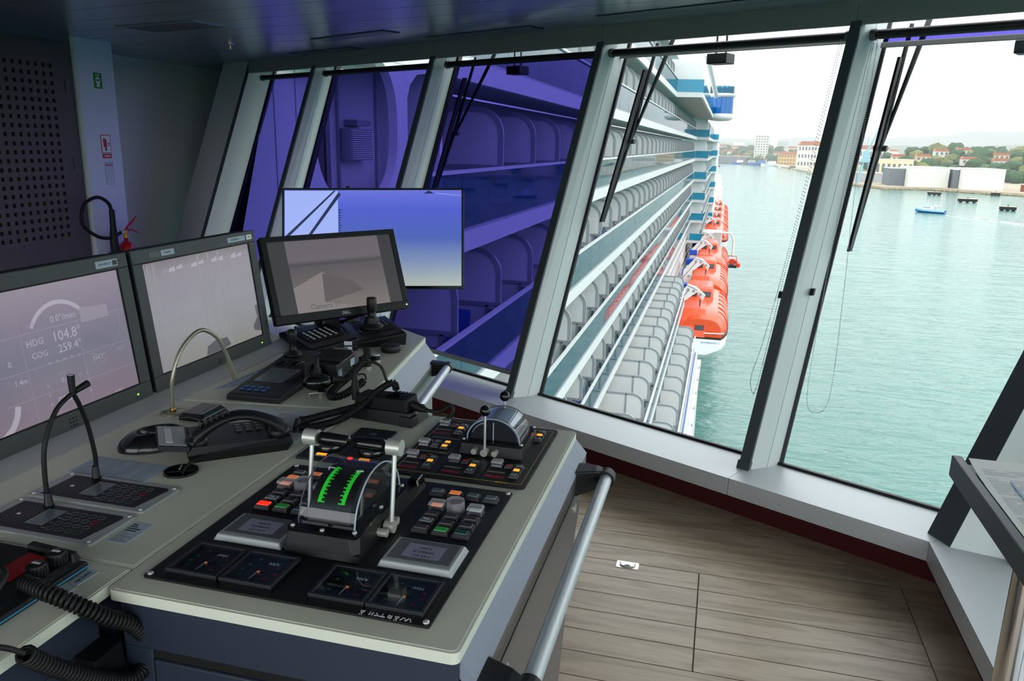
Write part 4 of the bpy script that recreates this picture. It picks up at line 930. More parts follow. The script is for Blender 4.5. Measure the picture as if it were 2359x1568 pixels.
# ------------------------------------------------------------------ consoles
ZD = .975
def Wp(mb, name, m, root, bevel=0, seg=2):
    l = root.matrix_basis.translation if root.parent is None else (root.matrix_basis.translation+root.parent.matrix_basis.translation)
    mb.v = [(p[0]-l.x, p[1]-l.y, p[2]-l.z) for p in mb.v]
    return mb.build(name, m, root, bevel, None, None, seg)
mc = thing('control_console', 'beige topped control console with blue grey sides and the propulsion panel', 'console', (-.6, 1.4, 0))
Wp(MB().prism(rrect(-.888, -.3125, .9255, 1.8435, .010), .960, ZD), 'worktop', 'desk_beige', mc, .0008)
Wp(MB().prism(rrect(-.8925, -.3075, .9205, 1.8485, .012), .956, .9742), 'edge_band', 'desk_edge', mc, .005, 3)
Wp(MB().loft([[(-.88, .945, 0), (-.34, .945, 0), (-.34, 1.45, 0), (-.88, 1.45, 0)], [(-.88, .945, .5), (-.30, .945, .5), (-.30, 1.56, .5), (-.88, 1.56, .5)], [(-.88, .945, .957), (-.315, .945, .957), (-.315, 1.83, .957), (-.88, 1.83, .957)]]), 'pedestal', 'navy', mc)
Wp(MB().box(-.878, -.31, .930, .945, .872, .957), 'front_rail', 'navy', mc, .002)
Wp(MB().box(-.824, -.32, .934, .9455, .855, .871), 'drawer_gap', 'hole_black', mc)
Wp(MB().box(-.824, -.585, .929, .945, .50, .854), 'drawer_front', 'navy', mc, .003)
Wp(MB().box(-.581, -.32, .929, .945, .50, .854), 'drawer_front', 'navy', mc, .003)
Wp(MB().box(-.878, -.827, .931, .945, .3, .871), 'corner_post', 'navy', mc, .002)
Wp(MB().cyl((-.69, .929, .815), (-.69, .921, .815), .011), 'lock', 'brushed', mc)
Wp(MB().loft([[(-.309, y0_, .9555), (-.28, y0_-.0, .922), (-.30, y0_, .915), (-.315, y0_, .93)] for y0_ in (.935, 1.846)]), 'sloped_cover', 'blue_grey', mc)
Wp(MB().box(-.300, -.281, .935, 1.843, .880, .9215), 'side_strip', 'side_brown', mc)
Wp(MB().loft([[(-.300, y, z) for y, z in ((.935, .1), (1.40, .1), (1.72, .755), (1.833, .872), (.935, .872))], [(-.2815, y, z) for y, z in ((.935, .1), (1.40, .1), (1.72, .755), (1.833, .872), (.935, .872))]]), 'side_door', 'side_brown', mc)
for y in (1.69, 1.077):
    lk = Wp(MB().cyl((-.2815, y, .845), (-.277, y, .845), .012, n=18), 'lock', 'brushed', mc)
hr_ = Wp(MB().cyl((-.215, .955, .908), (-.215, 1.738, .908), .0145, n=24), 'handrail', 'aluminium', mc)
for y, s in ((1.742, 1), (.955, -1)):
    br = MB().loft([[(-.282, y-.040*s, .866), (-.282, y+.026*s, .866), (-.282, y+.026*s, .928), (-.282, y-.040*s, .928)], [(-.240, y-.022*s, .880), (-.240, y+.022*s, .880), (-.240, y+.022*s, .929), (-.240, y-.022*s, .929)], [(-.212, y-.006*s, .892), (-.212, y+.014*s, .892), (-.212, y+.014*s, .924), (-.212, y-.006*s, .924)]])
    br.cyl((-.215, y-.016*s, .908), (-.215, y+.014*s, .908), .0205, n=24)
    Wp(br, 'rail_bracket', 'black_plastic', mc, .004)

# the long side desk on the left
sd = thing('side_desk', 'long beige side desk carrying the monitors, phone and intercoms', 'desk', (-1.15, 1.6, 0))
def top(poly, nm='worktop'):
    n_ = len(poly); ins = []
    for k in range(n_):
        p0, p1, p2 = Vector(poly[k-1]), Vector(poly[k]), Vector(poly[(k+1) % n_])
        d1 = (p1-p0).normalized(); d2 = (p2-p1).normalized(); n1 = Vector((-d1.y, d1.x)); n2 = Vector((-d2.y, d2.x)); m_ = (n1+n2); m_ = m_/max(m_.length_squared, .2)*2
        ins.append(tuple(p1+m_*.0045))
    Wp(MB().prism(ins, .960, ZD), nm, 'desk_beige', sd, .0008)
    Wp(MB().prism(poly, .956, .9742), 'edge_band', 'desk_edge', sd, .004, 3)
top([(-1.384, -.3), (-.897, -.3), (-.897, .983), (-1.384, .993)])
top([(-1.384, .996), (-.897, .986), (-.897, 1.824), (-1.384, 1.753)])
top([(-1.384, 1.757), (-.8965, 1.828), (-1.013, 2.642), (-1.235, 2.805), (-1.384, 2.60)])
Wp(MB().loft([[(-1.475, y, .985), (-1.3865, y, ZD), (-1.3865, y, .94), (-1.475, y, .94)] for y in (-.3, 1.755)]), 'back_strip', 'desk_strip', sd)
Wp(MB().loft([[(-1.475, y, .985), (-1.3865, y, ZD), (-1.3865, y, .94), (-1.475, y, .94)] for y in (1.758, 2.36)]), 'back_strip', 'desk_strip', sd)
Wp(MB().loft([[(-1.475, 2.362, .985), (-1.3865, 2.362, ZD), (-1.3865, 2.362, .94), (-1.475, 2.362, .94)], [(-1.47, 2.50, .985), (-1.3865, 2.598, ZD), (-1.3865, 2.598, .94), (-1.475, 2.5, .94)]]), 'back_strip', 'desk_strip', sd)
Wp(MB().box(-1.45, -.93, -.3, .930, .05, .957), 'pedestal', 'navy', sd)
Wp(MB().box(-1.45, -.92, .95, 1.80, .05, .957), 'pedestal', 'navy', sd)
Wp(MB().box(-.93, -.912, -.3, .918, .885, .957), 'front_rail', 'navy', sd, .002)
Wp(MB().box(-.93, -.915, -.3, .50, .30, .882), 'drawer_front', 'navy', sd, .002)
Wp(MB().box(-.93, -.915, .504, .918, .30, .882), 'drawer_front', 'navy', sd, .002)
P_ = [(-1.38, 1.80), (-.915, 1.845), (-1.02, 2.60), (-1.225, 2.77), (-1.38, 2.60)]
Wp(MB().loft([[(x*.98-.03, y*.94+.1, 0) for x, y in P_], [(x, y, .957) for x, y in P_]]), 'pedestal', 'wall_grey', sd)
def along(t, off, z): # along the slanted right edge of the far desk
    a = Vector((-.897, 1.83, 0)); b = Vector((-1.013, 2.642, 0)); d = (b-a); n_ = Vector((d.y, -d.x, 0)).normalized(); p = a+d*t+n_*off; return (p.x, p.y, z)
Wp(MB().loft([[along(t, -.002, .9555), along(t, .042, .895), along(t, .03, .885), along(t, -.02, .93)] for t in (0, 1)]), 'sloped_cover', 'blue_grey', sd)
Wp(MB().loft([[along(t, .041, .893), along(t, .041, .80), along(t, .02, .80), along(t, .02, .893)] for t in (0, 1)]), 'side_strip', 'door_grey', sd)
Wp(MB().loft([[along(t, .036, .795), along(t, .036, .2), along(t, .02, .2), along(t, .02, .795)] for t in (.02, .93)]), 'side_door', 'door_grey', sd)
Wp(MB().cyl(along(.05, .095, .885), along(.90, .095, .885), .0145, n=24), 'handrail', 'aluminium', sd)
for t, s in ((.915, 1), (.04, -1)):
    b = MB()
    b.loft([[along(t-.03, .03, .85), along(t+.03, .03, .85), along(t+.03, .03, .905), along(t-.03, .03, .905)], [along(t-.015, .10, .868), along(t+.02, .10, .868), along(t+.02, .10, .902), along(t-.015, .10, .902)]])
    b.cyl(along(t-.018, .095, .885), along(t+.018, .095, .885), .0185, n=20)
    Wp(b, 'rail_bracket', 'black_plastic', sd, .004)

# ------------------------------------------------------------------ propulsion panel
pp = thing('propulsion_panel', 'black propulsion control panel with gauges and lit buttons on the console', 'panel', (-.6135, 1.2045, ZD))
Wp(MB().prism(rrect(-.860, -.367, .964, 1.445, .004), ZD, .979), 'plate', 'panel_black', pp, .001)
for x in (-.852, -.375):
    for y in (.973, 1.437):
        sc_ = Wp(MB().lathe([(0, .979), (.0052, .979), (.005, .9815), (0, .982)], (x, y, 0), 12), 'screw', 'steel', pp)
R180 = (0, 0, math.pi)
def lab(body, size, m, root, x, y, z, **k):
    l = root.location; return text(body, size, m, root, 'lettering', (x-l.x, y-l.y, z-l.z), R180, **k)
lab('WÄRTSILÄ', .0165, 'white_ink', pp, -.440, .974, .9793, sx=1.1)
lab('PROPULSION STBD', .0058, 'white_ink', pp, -.755, 1.083, .9793); lab('PROPULSION PORT', .0058, 'white_ink', pp, -.440, 1.083, .9793)
def gauge(x, y, nm):
    t = Wp(MB().prism(rrect(x-.047, x+.047, y-.047, y+.047, .003), .979, .986), 'gauge', 'black_gloss', pp, .001)
    l = Vector(pp.location)
    def sub(mb, n_, m, bevel=0):
        mb.v = [(p[0]-l.x, p[1]-l.y, p[2]-l.z) for p in mb.v]; return mb.build(n_, m, t, bevel)
    f = MB()
    for a, b_, c_, d_ in ((-.047, .047, -.047, -.041), (-.047, .047, .041, .047), (-.047, -.041, -.041, .041), (.041, .047, -.041, .041)): f.box(x+a, x+b_, y+c_, y+d_, .986, .9925)
    sub(f, 'bezel', 'dark_grey', .001)
    sub(MB().box(x-.041, x+.041, y-.041, y+.041, .9908, .9915), 'glass', 'clear_acrylic')
    sub(MB().lathe([(0, .9865), (.011, .9865), (.011, .9885), (0, .989)], (x, y+.006, 0), 18), 'hub', 'black_matte')
    sub(MB().add([(x+.0015, y, .9885), (x-.001, y-.032, .9885), (x-.0022, y-.032, .9885), (x-.0015, y, .9885)], [(0, 1, 2, 3)]), 'needle', 'white_ink')
    sub(MB().prism([(x-.0022, y-.005), (x+.0022, y-.005), (x+.0018, y-.008), (x-.0018, y-.008)], .9866, .9886), 'needle_tail', 'cap_orange')
    o = text(nm, .0105, 'white_ink', t, 'lettering', (x+.012-l.x, y+.024-l.y, .9866-l.z), R180)
    for k, (dx, dy) in enumerate(((-.026, .012), (-.030, -.004), (-.026, -.018))):
        text('%d' % (25*(k+1)), .006, 'green_ink', t, 'lettering', (x+dx-l.x, y+dy-l.y, .9866-l.z), R180)
    for k, (dx, dy) in enumerate(((.026, .012), (.030, -.004), (.022, -.022))):
        text('%d' % (40*(k+1)), .0065, 'red_ink', t, 'lettering', (x+dx-l.x, y+dy-l.y, .9866-l.z), R180)
    text('A', .006, 'grey_ink', t, 'lettering', (x-.018-l.x, y+.030-l.y, .9866-l.z), R180)
for x, n_ in ((-.7785, 'MW'), (-.681, 'RPM'), (-.5235, 'RPM'), (-.4275, 'MW')): gauge(x, 1.022, n_)
def display(x0, x1, y0_, y1, sx_, tx):
    t = Wp(MB().frus(x0, x1, y0_, y1, .979, .991, .006), 'display', 'silver_bezel', pp, .002)
    l = Vector(pp.location); xm, ym = (x0+x1)/2, (y0_+y1)/2
    def sub(mb, n_, m):
        mb.v = [(p[0]-l.x, p[1]-l.y, p[2]-l.z) for p in mb.v]; return mb.build(n_, m, t)
    sub(MB().box(x0+.012, x1-.012, y0_+.016, y1-.010, .991, .9916), 'face', 'mid_grey')
    sub(MB().box(xm-.034, xm+.034, ym-.020, ym+.024, .9916, .992), 'screen', 'screen_dim')
    for i, q in enumerate(tx): text(q, .008, 'dark_ink', t, 'lettering', (xm-l.x, ym+.012-.013*i-l.y, .9921-l.z), R180)
display(-.512, -.378, 1.098, 1.193, 0, ['0 RPM', 'HARBOUR', 'P 0.0 MW']); display(-.824, -.690, 1.098, 1.193, 0, ['0 RPM', 'HARBOUR', 'S 0.0 MW'])
def button(x, y, cap, w=.031, h=.023, guard=False, z0=.979, root=None, hh=.008, tx=None):
    root = root or pp
    t = Wp(MB().frus(x-w/2, x+w/2, y-h/2, y+h/2, z0, z0+hh, .002), 'button', 'btn_clear' if guard else 'btn_body', root, .0008)
    l = Vector(root.location)
    c_ = MB().frus(x-w/2+.0045, x+w/2-.0045, y-h/2+.004, y+h/2-.004, z0+hh, z0+hh+.002, .001); c_.v = [(p[0]-l.x, p[1]-l.y, p[2]-l.z) for p in c_.v]; c_.build('cap', cap, t)
    if tx: text(tx, .0055, 'white_ink', t, 'lettering', (x-l.x, y-l.y, z0+hh+.0021-l.z), R180)
    if guard:
        g_ = MB().frus(x-w/2, x+w/2, y-h/2-.001, y+h/2+.001, z0+hh+.0025, z0+hh+.009, .002); g_.v = [(p[0]-l.x, p[1]-l.y, p[2]-l.z) for p in g_.v]; g_.build('guard', 'guard_clear', t, .001)
for x, c_ in ((-.511, 'cap_grey'), (-.4735, 'cap_orange'), (-.436, 'cap_grey'), (-.3985, 'cap_grey')): button(x, 1.394, c_)
button(-.489, 1.332, 'cap_orange', guard=True); button(-.411, 1.332, 'cap_white', guard=True)
for j, (y, cs) in enumerate(((1.2965, ('cap_dark', 'cap_dark', 'cap_dark')), (1.268, ('cap_grey', 'cap_dark', 'cap_dark')), (1.2395, ('cap_dark', 'cap_green', 'cap_teal')))):
    for x, c_ in zip((-.487, -.448, -.409), cs): button(x, y, c_, .033, .024, tx='(((·)))' if c_ == 'cap_grey' else None)
for x, y, c_ in ((-.819, 1.394, 'cap_grey'), (-.781, 1.394, 'cap_orange'), (-.744, 1.394, 'cap_orange'), (-.8195, 1.366, 'cap_orange'), (-.707, 1.394, 'cap_grey')): button(x, y, c_, h=.022)
button(-.8175, 1.334, 'cap_orange', guard=True); button(-.739, 1.334, 'cap_dark', guard=True)
for j, (y, cs) in enumerate(((1.2965, ('cap_dark', 'cap_dark', 'cap_dark')), (1.268, ('cap_grey', 'cap_dark', 'cap_dark')), (1.2395, ('cap_red', 'cap_green', 'cap_teal')))):
    for x, c_ in zip((-.809, -.770, -.731), cs): button(x, y, c_, .033, .024, tx='(((·)))' if c_ == 'cap_grey' else None)
for x in (-.453, -.7795):   # octagonal clear guards over the emergency buttons
    t = Wp(MB().cyl((x, 1.337, .979), (x, 1.337, .986), .013, n=20), 'stop_button', 'cap_dark', pp)
    l = Vector(pp.location)
    g_ = MB().cyl((x, 1.337, .979), (x, 1.337, 1.0), .0195, .0185, 8, sm=False); g_.v = [(p[0]-l.x, p[1]-l.y, p[2]-l.z) for p in g_.v]; g_.build('guard', 'guard_clear', t, .001)
    g_ = MB().cyl((x, 1.337, .9865), (x, 1.337, .996), .012, n=20); g_.v = [(p[0]-l.x, p[1]-l.y, p[2]-l.z) for p in g_.v]; g_.build('cap', 'cap_dark', t)

# ------------------------------------------------------------------ engine lever unit
el = thing('engine_lever', 'engine lever unit, clear dome over green scales and two black handles', 'lever', (-.615, 1.2, .979))
Wp(MB().loft([[(-.684, 1.098, .979), (-.546, 1.098, .979), (-.546, 1.33, .979), (-.684, 1.33, .979)], [(-.684, 1.100, .990), (-.546, 1.100, .990), (-.546, 1.33, .990), (-.684, 1.33, .990)], [(-.677, 1.106, 1.022), (-.563, 1.104, 1.022), (-.553, 1.112, 1.022), (-.677, 1.33, 1.022)]][:2]), 'base', 'panel_black', el)
Wp(MB().loft([[(-.684, 1.100, .988), (-.556, 1.100, .988), (-.546, 1.11, .988), (-.546, 1.335, .988), (-.684, 1.335, .988)], [(-.678, 1.106, 1.020), (-.564, 1.106, 1.020), (-.551, 1.122, 1.020), (-.551, 1.325, 1.020), (-.678, 1.325, 1.020)]]), 'housing', 'black_plastic', el, .002)
Wp(MB().loft([[(-.660, 1.33, .979), (-.546, 1.33, .979), (-.546, 1.425, .979), (-.660, 1.425, .979)], [(-.655, 1.32, 1.005), (-.551, 1.32, 1.005), (-.551, 1.42, .992), (-.655, 1.42, .992)]]), 'rear_housing', 'black_plastic', el, .002)
Wp(MB().frus(-.575, -.548, 1.385, 1.425, .99, 1.008, .004), 'trim_lever', 'black_gloss', el, .003)
def ell(a, b_, n=24, cy_=1.222, cz_=1.018): return [(cy_-a*math.cos(math.pi*i/n), cz_+b_*math.sin(math.pi*i/n)) for i in range(n+1)]
Wp(MB().prism(rrect(-.681, -.549, 1.103, 1.328, .008), 1.018, 1.024), 'rim', 'black_gloss', el, .001)
for x, y in ((-.672, 1.112), (-.615, 1.109), (-.558, 1.116), (-.556, 1.22), (-.556, 1.318), (-.672, 1.318)): Wp(MB().lathe([(0, 1.024), (.0042, 1.024), (.004, 1.0265), (0, 1.027)], (x, y, 0), 10), 'screw', 'steel', el)
e1 = ell(.098, .086)
dm = MB(); n_ = len(e1)
dm.add([(-.668, y, z) for y, z in e1]+[(-.562, y, z) for y, z in e1], [(i, i+1, n_+i+1, n_+i) for i in range(n_-1)], 0, True)
for x in (-.668, -.562): dm.add([(x, y, z) for y, z in e1], [tuple(range(n_))])
Wp(dm, 'dome', 'clear_acrylic', el)
rimc = [(y, z) for y, z in e1]
Wp(MB().tube([(-.562, y, z) for y, z in rimc], .0016, 6), 'dome_edge', 'label_plate', el)
Wp(MB().tube([(-.668, y, z) for y, z in rimc], .0011, 6), 'dome_edge', 'mid_grey', el)
e2 = ell(.085, .070)
dr_ = MB(); dr_.add([(-.658, y, z) for y, z in e2]+[(-.578, y, z) for y, z in e2], [(i, i+1, n_+i+1, n_+i) for i in range(n_-1)], 0, True)
for x in (-.658, -.578): dr_.add([(x, y, z) for y, z in e2], [tuple(range(n_))])
Wp(dr_, 'scale_drum', 'panel_black', el)
def arc_strip(x0, x1, i0, i1, k=1.012):
    mb = MB(); pts = []
    for i in range(i0, i1+1):
        y, z = ell(.085*k, .070*k, 96)[i]; pts.append((y, z))
    m_ = len(pts); mb.add([(x0, y, z) for y, z in pts]+[(x1, y, z) for y, z in pts], [(i, i+1, m_+i+1, m_+i) for i in range(m_-1)]); return mb
Wp(arc_strip(-.644, -.637, 17, 50), 'green_scale', 'scale_green', el); Wp(arc_strip(-.599, -.592, 17, 50), 'green_scale', 'scale_green', el)
for i in range(17, 49, 3):
    L_ = .006 if i % 2 else .004
    Wp(arc_strip(-.637, -.637+L_, i, i+1), 'scale_tick', 'scale_green', el); Wp(arc_strip(-.599-L_, -.599, i, i+1), 'scale_tick', 'scale_green', el)
for x in (-.646, -.590):
    Wp(MB().tube([(x-.008, 1.215, 1.092), (x+.004, 1.215, 1.092)], .0012, 5), 'pointer', 'white_ink', el); Wp(MB().tube([(x-.008, 1.215, 1.092), (x-.008, 1.205, 1.03)], .0012, 5), 'pointer', 'white_ink', el)
for s, x, x0, x1 in ((-1, -.697, -.682, -.622), (1, -.533, -.612, -.552)):
    Wp(MB().cyl((x, 1.213, .998), (x, 1.233, 1.130), .0042, n=12), 'lever_rod', 'steel', el)
    Wp(MB().cyl((x-.015*s*-1 if 0 else x-.013, 1.234, 1.138), (x+.013, 1.234, 1.138), .0150, n=24), 'handle_collar', 'brushed', el, .002)
    Wp(MB().lathe([(0, 0), (.010, 0), (.0125, .004), (.0125, .02), (.0115, .045), (.0105, .058), (.008, .060), (0, .060)], (x0 if s < 0 else x1, 1.234, 1.138), 20, M4=Matrix.Rotation(math.radians(90 if s < 0 else -90), 4, 'Y')), 'grip', 'black_gloss', el)
    Wp(MB().cyl((x-.012, 1.213, .993), (x+.006, 1.213, .993), .0115, n=20), 'pivot', 'brushed', el, .001)
    for dy in (-.026, .024): Wp(MB().cyl((-.551*1 if s > 0 else -.682, 1.213+dy, .993), (x+.003, 1.213+dy, .993), .0075, n=16), 'stop_stud', 'brushed', el, .001)

# ------------------------------------------------------------------ thruster panel
tp = thing('thruster_control', 'black thruster panel with yellow outlines and small lit buttons', 'panel', (-.5, 1.65, ZD))
Wp(MB().prism(rrect(-.652, -.350, 1.470, 1.826, .012), ZD, .981), 'plate', 'panel_black', tp, .0015)
def yl(x0, x1, y0_, y1):
    t_ = .0006
    f = MB()
    for a in ((x0, x1, y0_-t_, y0_+t_), (x0, x1, y1-t_, y1+t_), (x0-t_, x0+t_, y0_, y1), (x1-t_, x1+t_, y0_, y1)): f.box(*a, .981, .9813)
    Wp(f, 'yellow_outline', 'yellow_ink', tp)
yl(-.642, -.548, 1.483, 1.585); yl(-.548, -.452, 1.483, 1.585); yl(-.452, -.360, 1.483, 1.585); yl(-.642, -.552, 1.695, 1.812); yl(-.642, -.552, 1.585, 1.695); yl(-.43, -.360, 1.735, 1.812); yl(-.552, -.360, 1.585, 1.735)
def tgroup(x, y):
    button(x, y, 'cap_dark', .026, .018, True, .981, tp, .006); button(x+.026, y-.002, 'red_label', .020, .015, False, .981, tp, .005)
    for k, c_ in enumerate(('cap_grey', 'cap_amber', 'cap_grey')): button(x+.0495, y-.001-.0235*k, c_, .022, .019, False, .981, tp, .006)
    Wp(MB().box(x-.013, x+.026, y-.035, y-.031, .981, .9815), 'text_strip', 'olive_label', tp)
    Wp(MB().box(x-.010, x+.030, y-.062, y-.052, .981, .9815), 'red_strip', 'red_label', tp)
for x, y in ((-.630, 1.560), (-.532, 1.562), (-.434, 1.565), (-.630, 1.776), (-.434, 1.788)): tgroup(x, y)
button(-.631, 1.635, 'cap_white', .026, .019, True, .981, tp, .006); button(-.629, 1.657, 'red_label', .022, .013, False, .981, tp, .005)
for k in range(2):
    button(-.604, 1.652-.022*k, 'cap_grey', .022, .018, False, .981, tp, .006); button(-.5795, 1.652-.024*k, 'cap_amber', .022, .018, False, .981, tp, .006)
for y in (1.688, 1.598): Wp(MB().box(-.632, -.562, y, y+.004, .981, .9815), 'text_strip', 'olive_label', tp)
for i, (x, y) in enumerate(((-.598, 1.582), (-.50, 1.582), (-.40, 1.582), (-.60, 1.808), (-.40, 1.808))): lab('THR %d' % (i+1), .006, 'yellow_ink', tp, x, y, .9815)
lab('KAMEWA', .006, 'yellow_ink', tp, -.402, 1.483, .9815)
Wp(MB().ball((-.412, 1.482, .9812), .004, 8, 0, (1.3, .8, .15)), 'emblem', 'yellow_ink', tp)
tl = thing('thruster_lever', 'thruster lever unit with two black ball levers and a clear half round cover', 'lever', (-.465, 1.68, .981))
Wp(MB().loft([[(-.540, 1.612, .981), (-.390, 1.612, .981), (-.390, 1.768, .981), (-.540, 1.768, .981)], [(-.536, 1.618, 1.004), (-.394, 1.618, 1.004), (-.394, 1.762, 1.004), (-.536, 1.762, 1.004)]]), 'housing', 'black_plastic', tl, .002)
Wp(MB().prism(rrect(-.538, -.392, 1.625, 1.762, .006), 1.004, 1.008), 'rim', 'black_gloss', tl, .001)
for x in (-.533, -.397):
    for y in (1.631, 1.755): Wp(MB().lathe([(0, 1.008), (.004, 1.008), (.0038, 1.010), (0, 1.011)], (x, y, 0), 10), 'screw', 'steel', tl)
hc = [(-.466-.062*math.cos(math.pi*i/24), 1.008+.052*math.sin(math.pi*i/24)) for i in range(25)]
dm = MB(); dm.add([(x, 1.640, z) for x, z in hc]+[(x, 1.74, z) for x, z in hc], [(i, i+1, 26+i, 25+i) for i in range(24)], 0, True)
dm.add([(x, 1.640, z) for x, z in hc], [tuple(range(25))]); dm.add([(x, 1.74, z) for x, z in hc], [tuple(range(25))])
Wp(dm, 'cover', 'clear_acrylic', tl)
Wp(MB().tube([(x, 1.640, z) for x, z in hc], .0018, 6), 'cover_edge', 'paper_blue', tl); Wp(MB().tube([(x, 1.74, z) for x, z in hc], .0013, 6), 'cover_edge', 'mid_grey', tl)
hc2 = [(-.466-.056*math.cos(math.pi*i/24), 1.008+.046*math.sin(math.pi*i/24)) for i in range(25)]
Wp(MB().prism(hc2, 1.645, 1.66, 'y'), 'scale_plate', 'dark_grey', tl)
Wp(MB().box(-.4675, -.4655, 1.6425, 1.6445, 1.008, 1.05), 'centre_line', 'white_ink', tl)
for i in range(9):
    a = math.radians(20+6*i); Wp(MB().box(-.466-.054*math.cos(a)-.001, -.466-.054*math.cos(a)+.001, 1.643, 1.645, 1.008+.042*math.sin(a), 1.008+.046*math.sin(a)), 'scale_tick', 'white_ink', tl)
Wp(MB().add([(x, y, z+.001) for y in (1.66, 1.735) for x, z in hc2[8:20]], [(i, i+1, 13+i, 12+i) for i in range(11)], 0, True), 'scale_sheet', 'paper_blue', tl)
for (x, y, z0_, z1) in ((-.476, 1.607, .990, 1.082), (-.470, 1.752, 1.0, 1.072)):
    Wp(MB().cyl((x, y, z0_), (x, y, z1), .0028, n=10), 'lever_rod', 'steel', tl); Wp(MB().ball((x, y, z1+.008), .0125, 18), 'ball_knob', 'black_gloss', tl)
for x in (-.500, -.476, -.452): Wp(MB().cyl((x, 1.616, .992), (x, 1.600 if x != -.476 else 1.598, .992), .0068 if x != -.476 else .0085, n=18), 'stud', 'steel', tl, .001)

# ------------------------------------------------------------------ two small dial panels and blank plate behind the lever
def dial(x0, x1, y0_, y1, labl, lit):
    t = thing('dial_panel', labl, 'panel', ((x0+x1)/2, (y0_+y1)/2, ZD), group='dial panels behind the engine lever')
    w, h = (x1-x0)/2, (y1-y0_)/2
    MB().prism(rrect(-w, w, -h, h, .003), 0, .005).build('plate', 'dark_grey', t, .001)
    MB().lathe([(0, .005), (.032, .005), (.033, .012), (.030, .018), (.027, .024), (0, .026)], (0, .012, 0), 28).build('dial', 'clear_acrylic', t)
    MB().lathe([(0, .005), (.026, .005), (.026, .014), (0, .016)], (0, .012, 0), 24).build('dial_core', 'dark_grey', t)
    for k in range(3): MB().box(-.012, .012, -.026-.004*k, -.0235-.004*k, .005, .0056).build('amber_text', 'led_amber', t)
    text('DIMMER', .006, 'white_ink', t, 'lettering', (0, -.038, .0053), R180)
    MB().cyl((.014, -.036, .005), (.014, -.036, .0065), .0016, n=8).build('lamp', 'led_red', t)
    if lit: MB().cyl((-.032, -.034, .005), (-.032, -.034, .007), .006, n=14).build('push_lamp', 'led_red', t)
dial(-.881, -.783, 1.482, 1.60, 'left dark dial panel behind the engine lever', False); dial(-.779, -.675, 1.482, 1.60, 'right dark dial panel with a lit red push lamp', True)
bp_ = thing('blank_plate', 'plain dark grey plate on the console in front of the handheld radio', 'plate', (-.775, 1.655, ZD))
MB().prism(rrect(-.047, .047, -.045, .045, .002), 0, .004).build('plate', 'dark_grey', bp_, .001)
MB().prism(circ(0, .01, .010, 18, .007), .004, .0045).build('keyhole_ring', 'mid_grey', bp_); MB().box(-.008, .008, -.028, -.026, .004, .0044).build('printed_line', 'grey_ink', bp_)
pk = thing('small_card', 'small red and white card beside the thruster panel', 'card', (-.668, 1.60, ZD)); MB().box(-.012, .012, -.02, .02, 0, .002).build('card', 'label_plate', pk); MB().box(-.010, .004, -.014, .010, .002, .0024).build('red_patch', 'sign_red', pk)
# ------------------------------------------------------------------ monitors on the side desk
def screen_mat(name, stops, es=.6, axis=1):
    m = bpy.data.materials.new(name); m.use_nodes = True; nt = m.node_tree; b = nt.nodes['Principled BSDF']; L = nt.links
    tc = nt.nodes.new('ShaderNodeTexCoord'); sx_ = nt.nodes.new('ShaderNodeSeparateXYZ'); cr = nt.nodes.new('ShaderNodeValToRGB')
    L.new(tc.outputs['Generated'], sx_.inputs[0]); L.new(sx_.outputs[axis], cr.inputs['Fac'])
    cr.color_ramp.elements[0].position = stops[0][0]; cr.color_ramp.elements[0].color = col(stops[0][1])
    cr.color_ramp.elements[1].position = stops[-1][0]; cr.color_ramp.elements[1].color = col(stops[-1][1])
    for p, c_ in stops[1:-1]: e = cr.color_ramp.elements.new(p); e.color = col(c_)
    L.new(cr.outputs['Color'], b.inputs['Emission Color']); b.inputs['Emission Strength'].default_value = es*.33
    b.inputs['Base Color'].default_value = (.02, .02, .025, 1); b.inputs['Roughness'].default_value = .22
    MATS[name] = m
screen_mat('scr_pilot', [(0, '80727f'), (.45, '6d6a7c'), (.75, '7a7184'), (1, '8a7f8e')], 1.0)  # lavender grey emission stands in for window reflections on the screen
screen_mat('scr_chart', [(0, '8b8a86'), (.5, '8b8a94'), (.85, '8a8490'), (1, '726b70')], 1.0)
screen_mat('scr_cctv', [(0, '7d746f'), (.3, '6b6464'), (.62, '5c5659'), (.66, '4d494d'), (.72, '6b6468'), (1, '6a6068')], 1.0)
screen_mat('scr_tv', [(0, 'b3bdb4'), (.25, '7f93b8'), (.5, '4a62b8'), (.8, '4d5cd0'), (1, '6a74e0')], 1.0)
mat('scr_mid', '060607', .3, emit='8f8d93', es=0.32); mat('pic_light', '060607', .3, emit='867d7e', es=0.33); mat('pic_dark', '060607', .3, emit='5c5658', es=0.36); mat('scr_text', '060607', .3, emit='b0abba', es=0.29); mat('scr_faint', '060607', .3, emit='8f8898', es=0.31); mat('scr_dark', '060607', .3, emit='55565c', es=0.33); mat('scr_shade', '060607', .3, emit='3a383a', es=0.38)
mat('bezel_green', '373c3d', .5, noise=.04, nscale=200); mat('scr_white', '060607', .3, emit='9db0f2', es=0.36); mat('scr_line', '060607', .3, emit='203060', es=0.25)
def basis(o, x, y, loc):
    x = Vector(x).normalized(); y = (Vector(y)-x*Vector(y).dot(x)).normalized(); z = x.cross(y)
    o.matrix_basis = Matrix(((x.x, y.x, z.x, loc[0]), (x.y, y.y, z.y, loc[1]), (x.z, y.z, z.z, loc[2]), (0, 0, 0, 1)))
def frame(x0, x1, y0_, y1, bx0, bx1, by0, by1, z0, z1):
    f = MB()
    f.box(x0, x1, y0_, y0_+by0, z0, z1); f.box(x0, x1, y1-by1, y1, z0, z1); f.box(x0, x0+bx0, y0_+by0, y1-by1, z0, z1); f.box(x1-bx1, x1, y0_+by0, y1-by1, z0, z1); return f
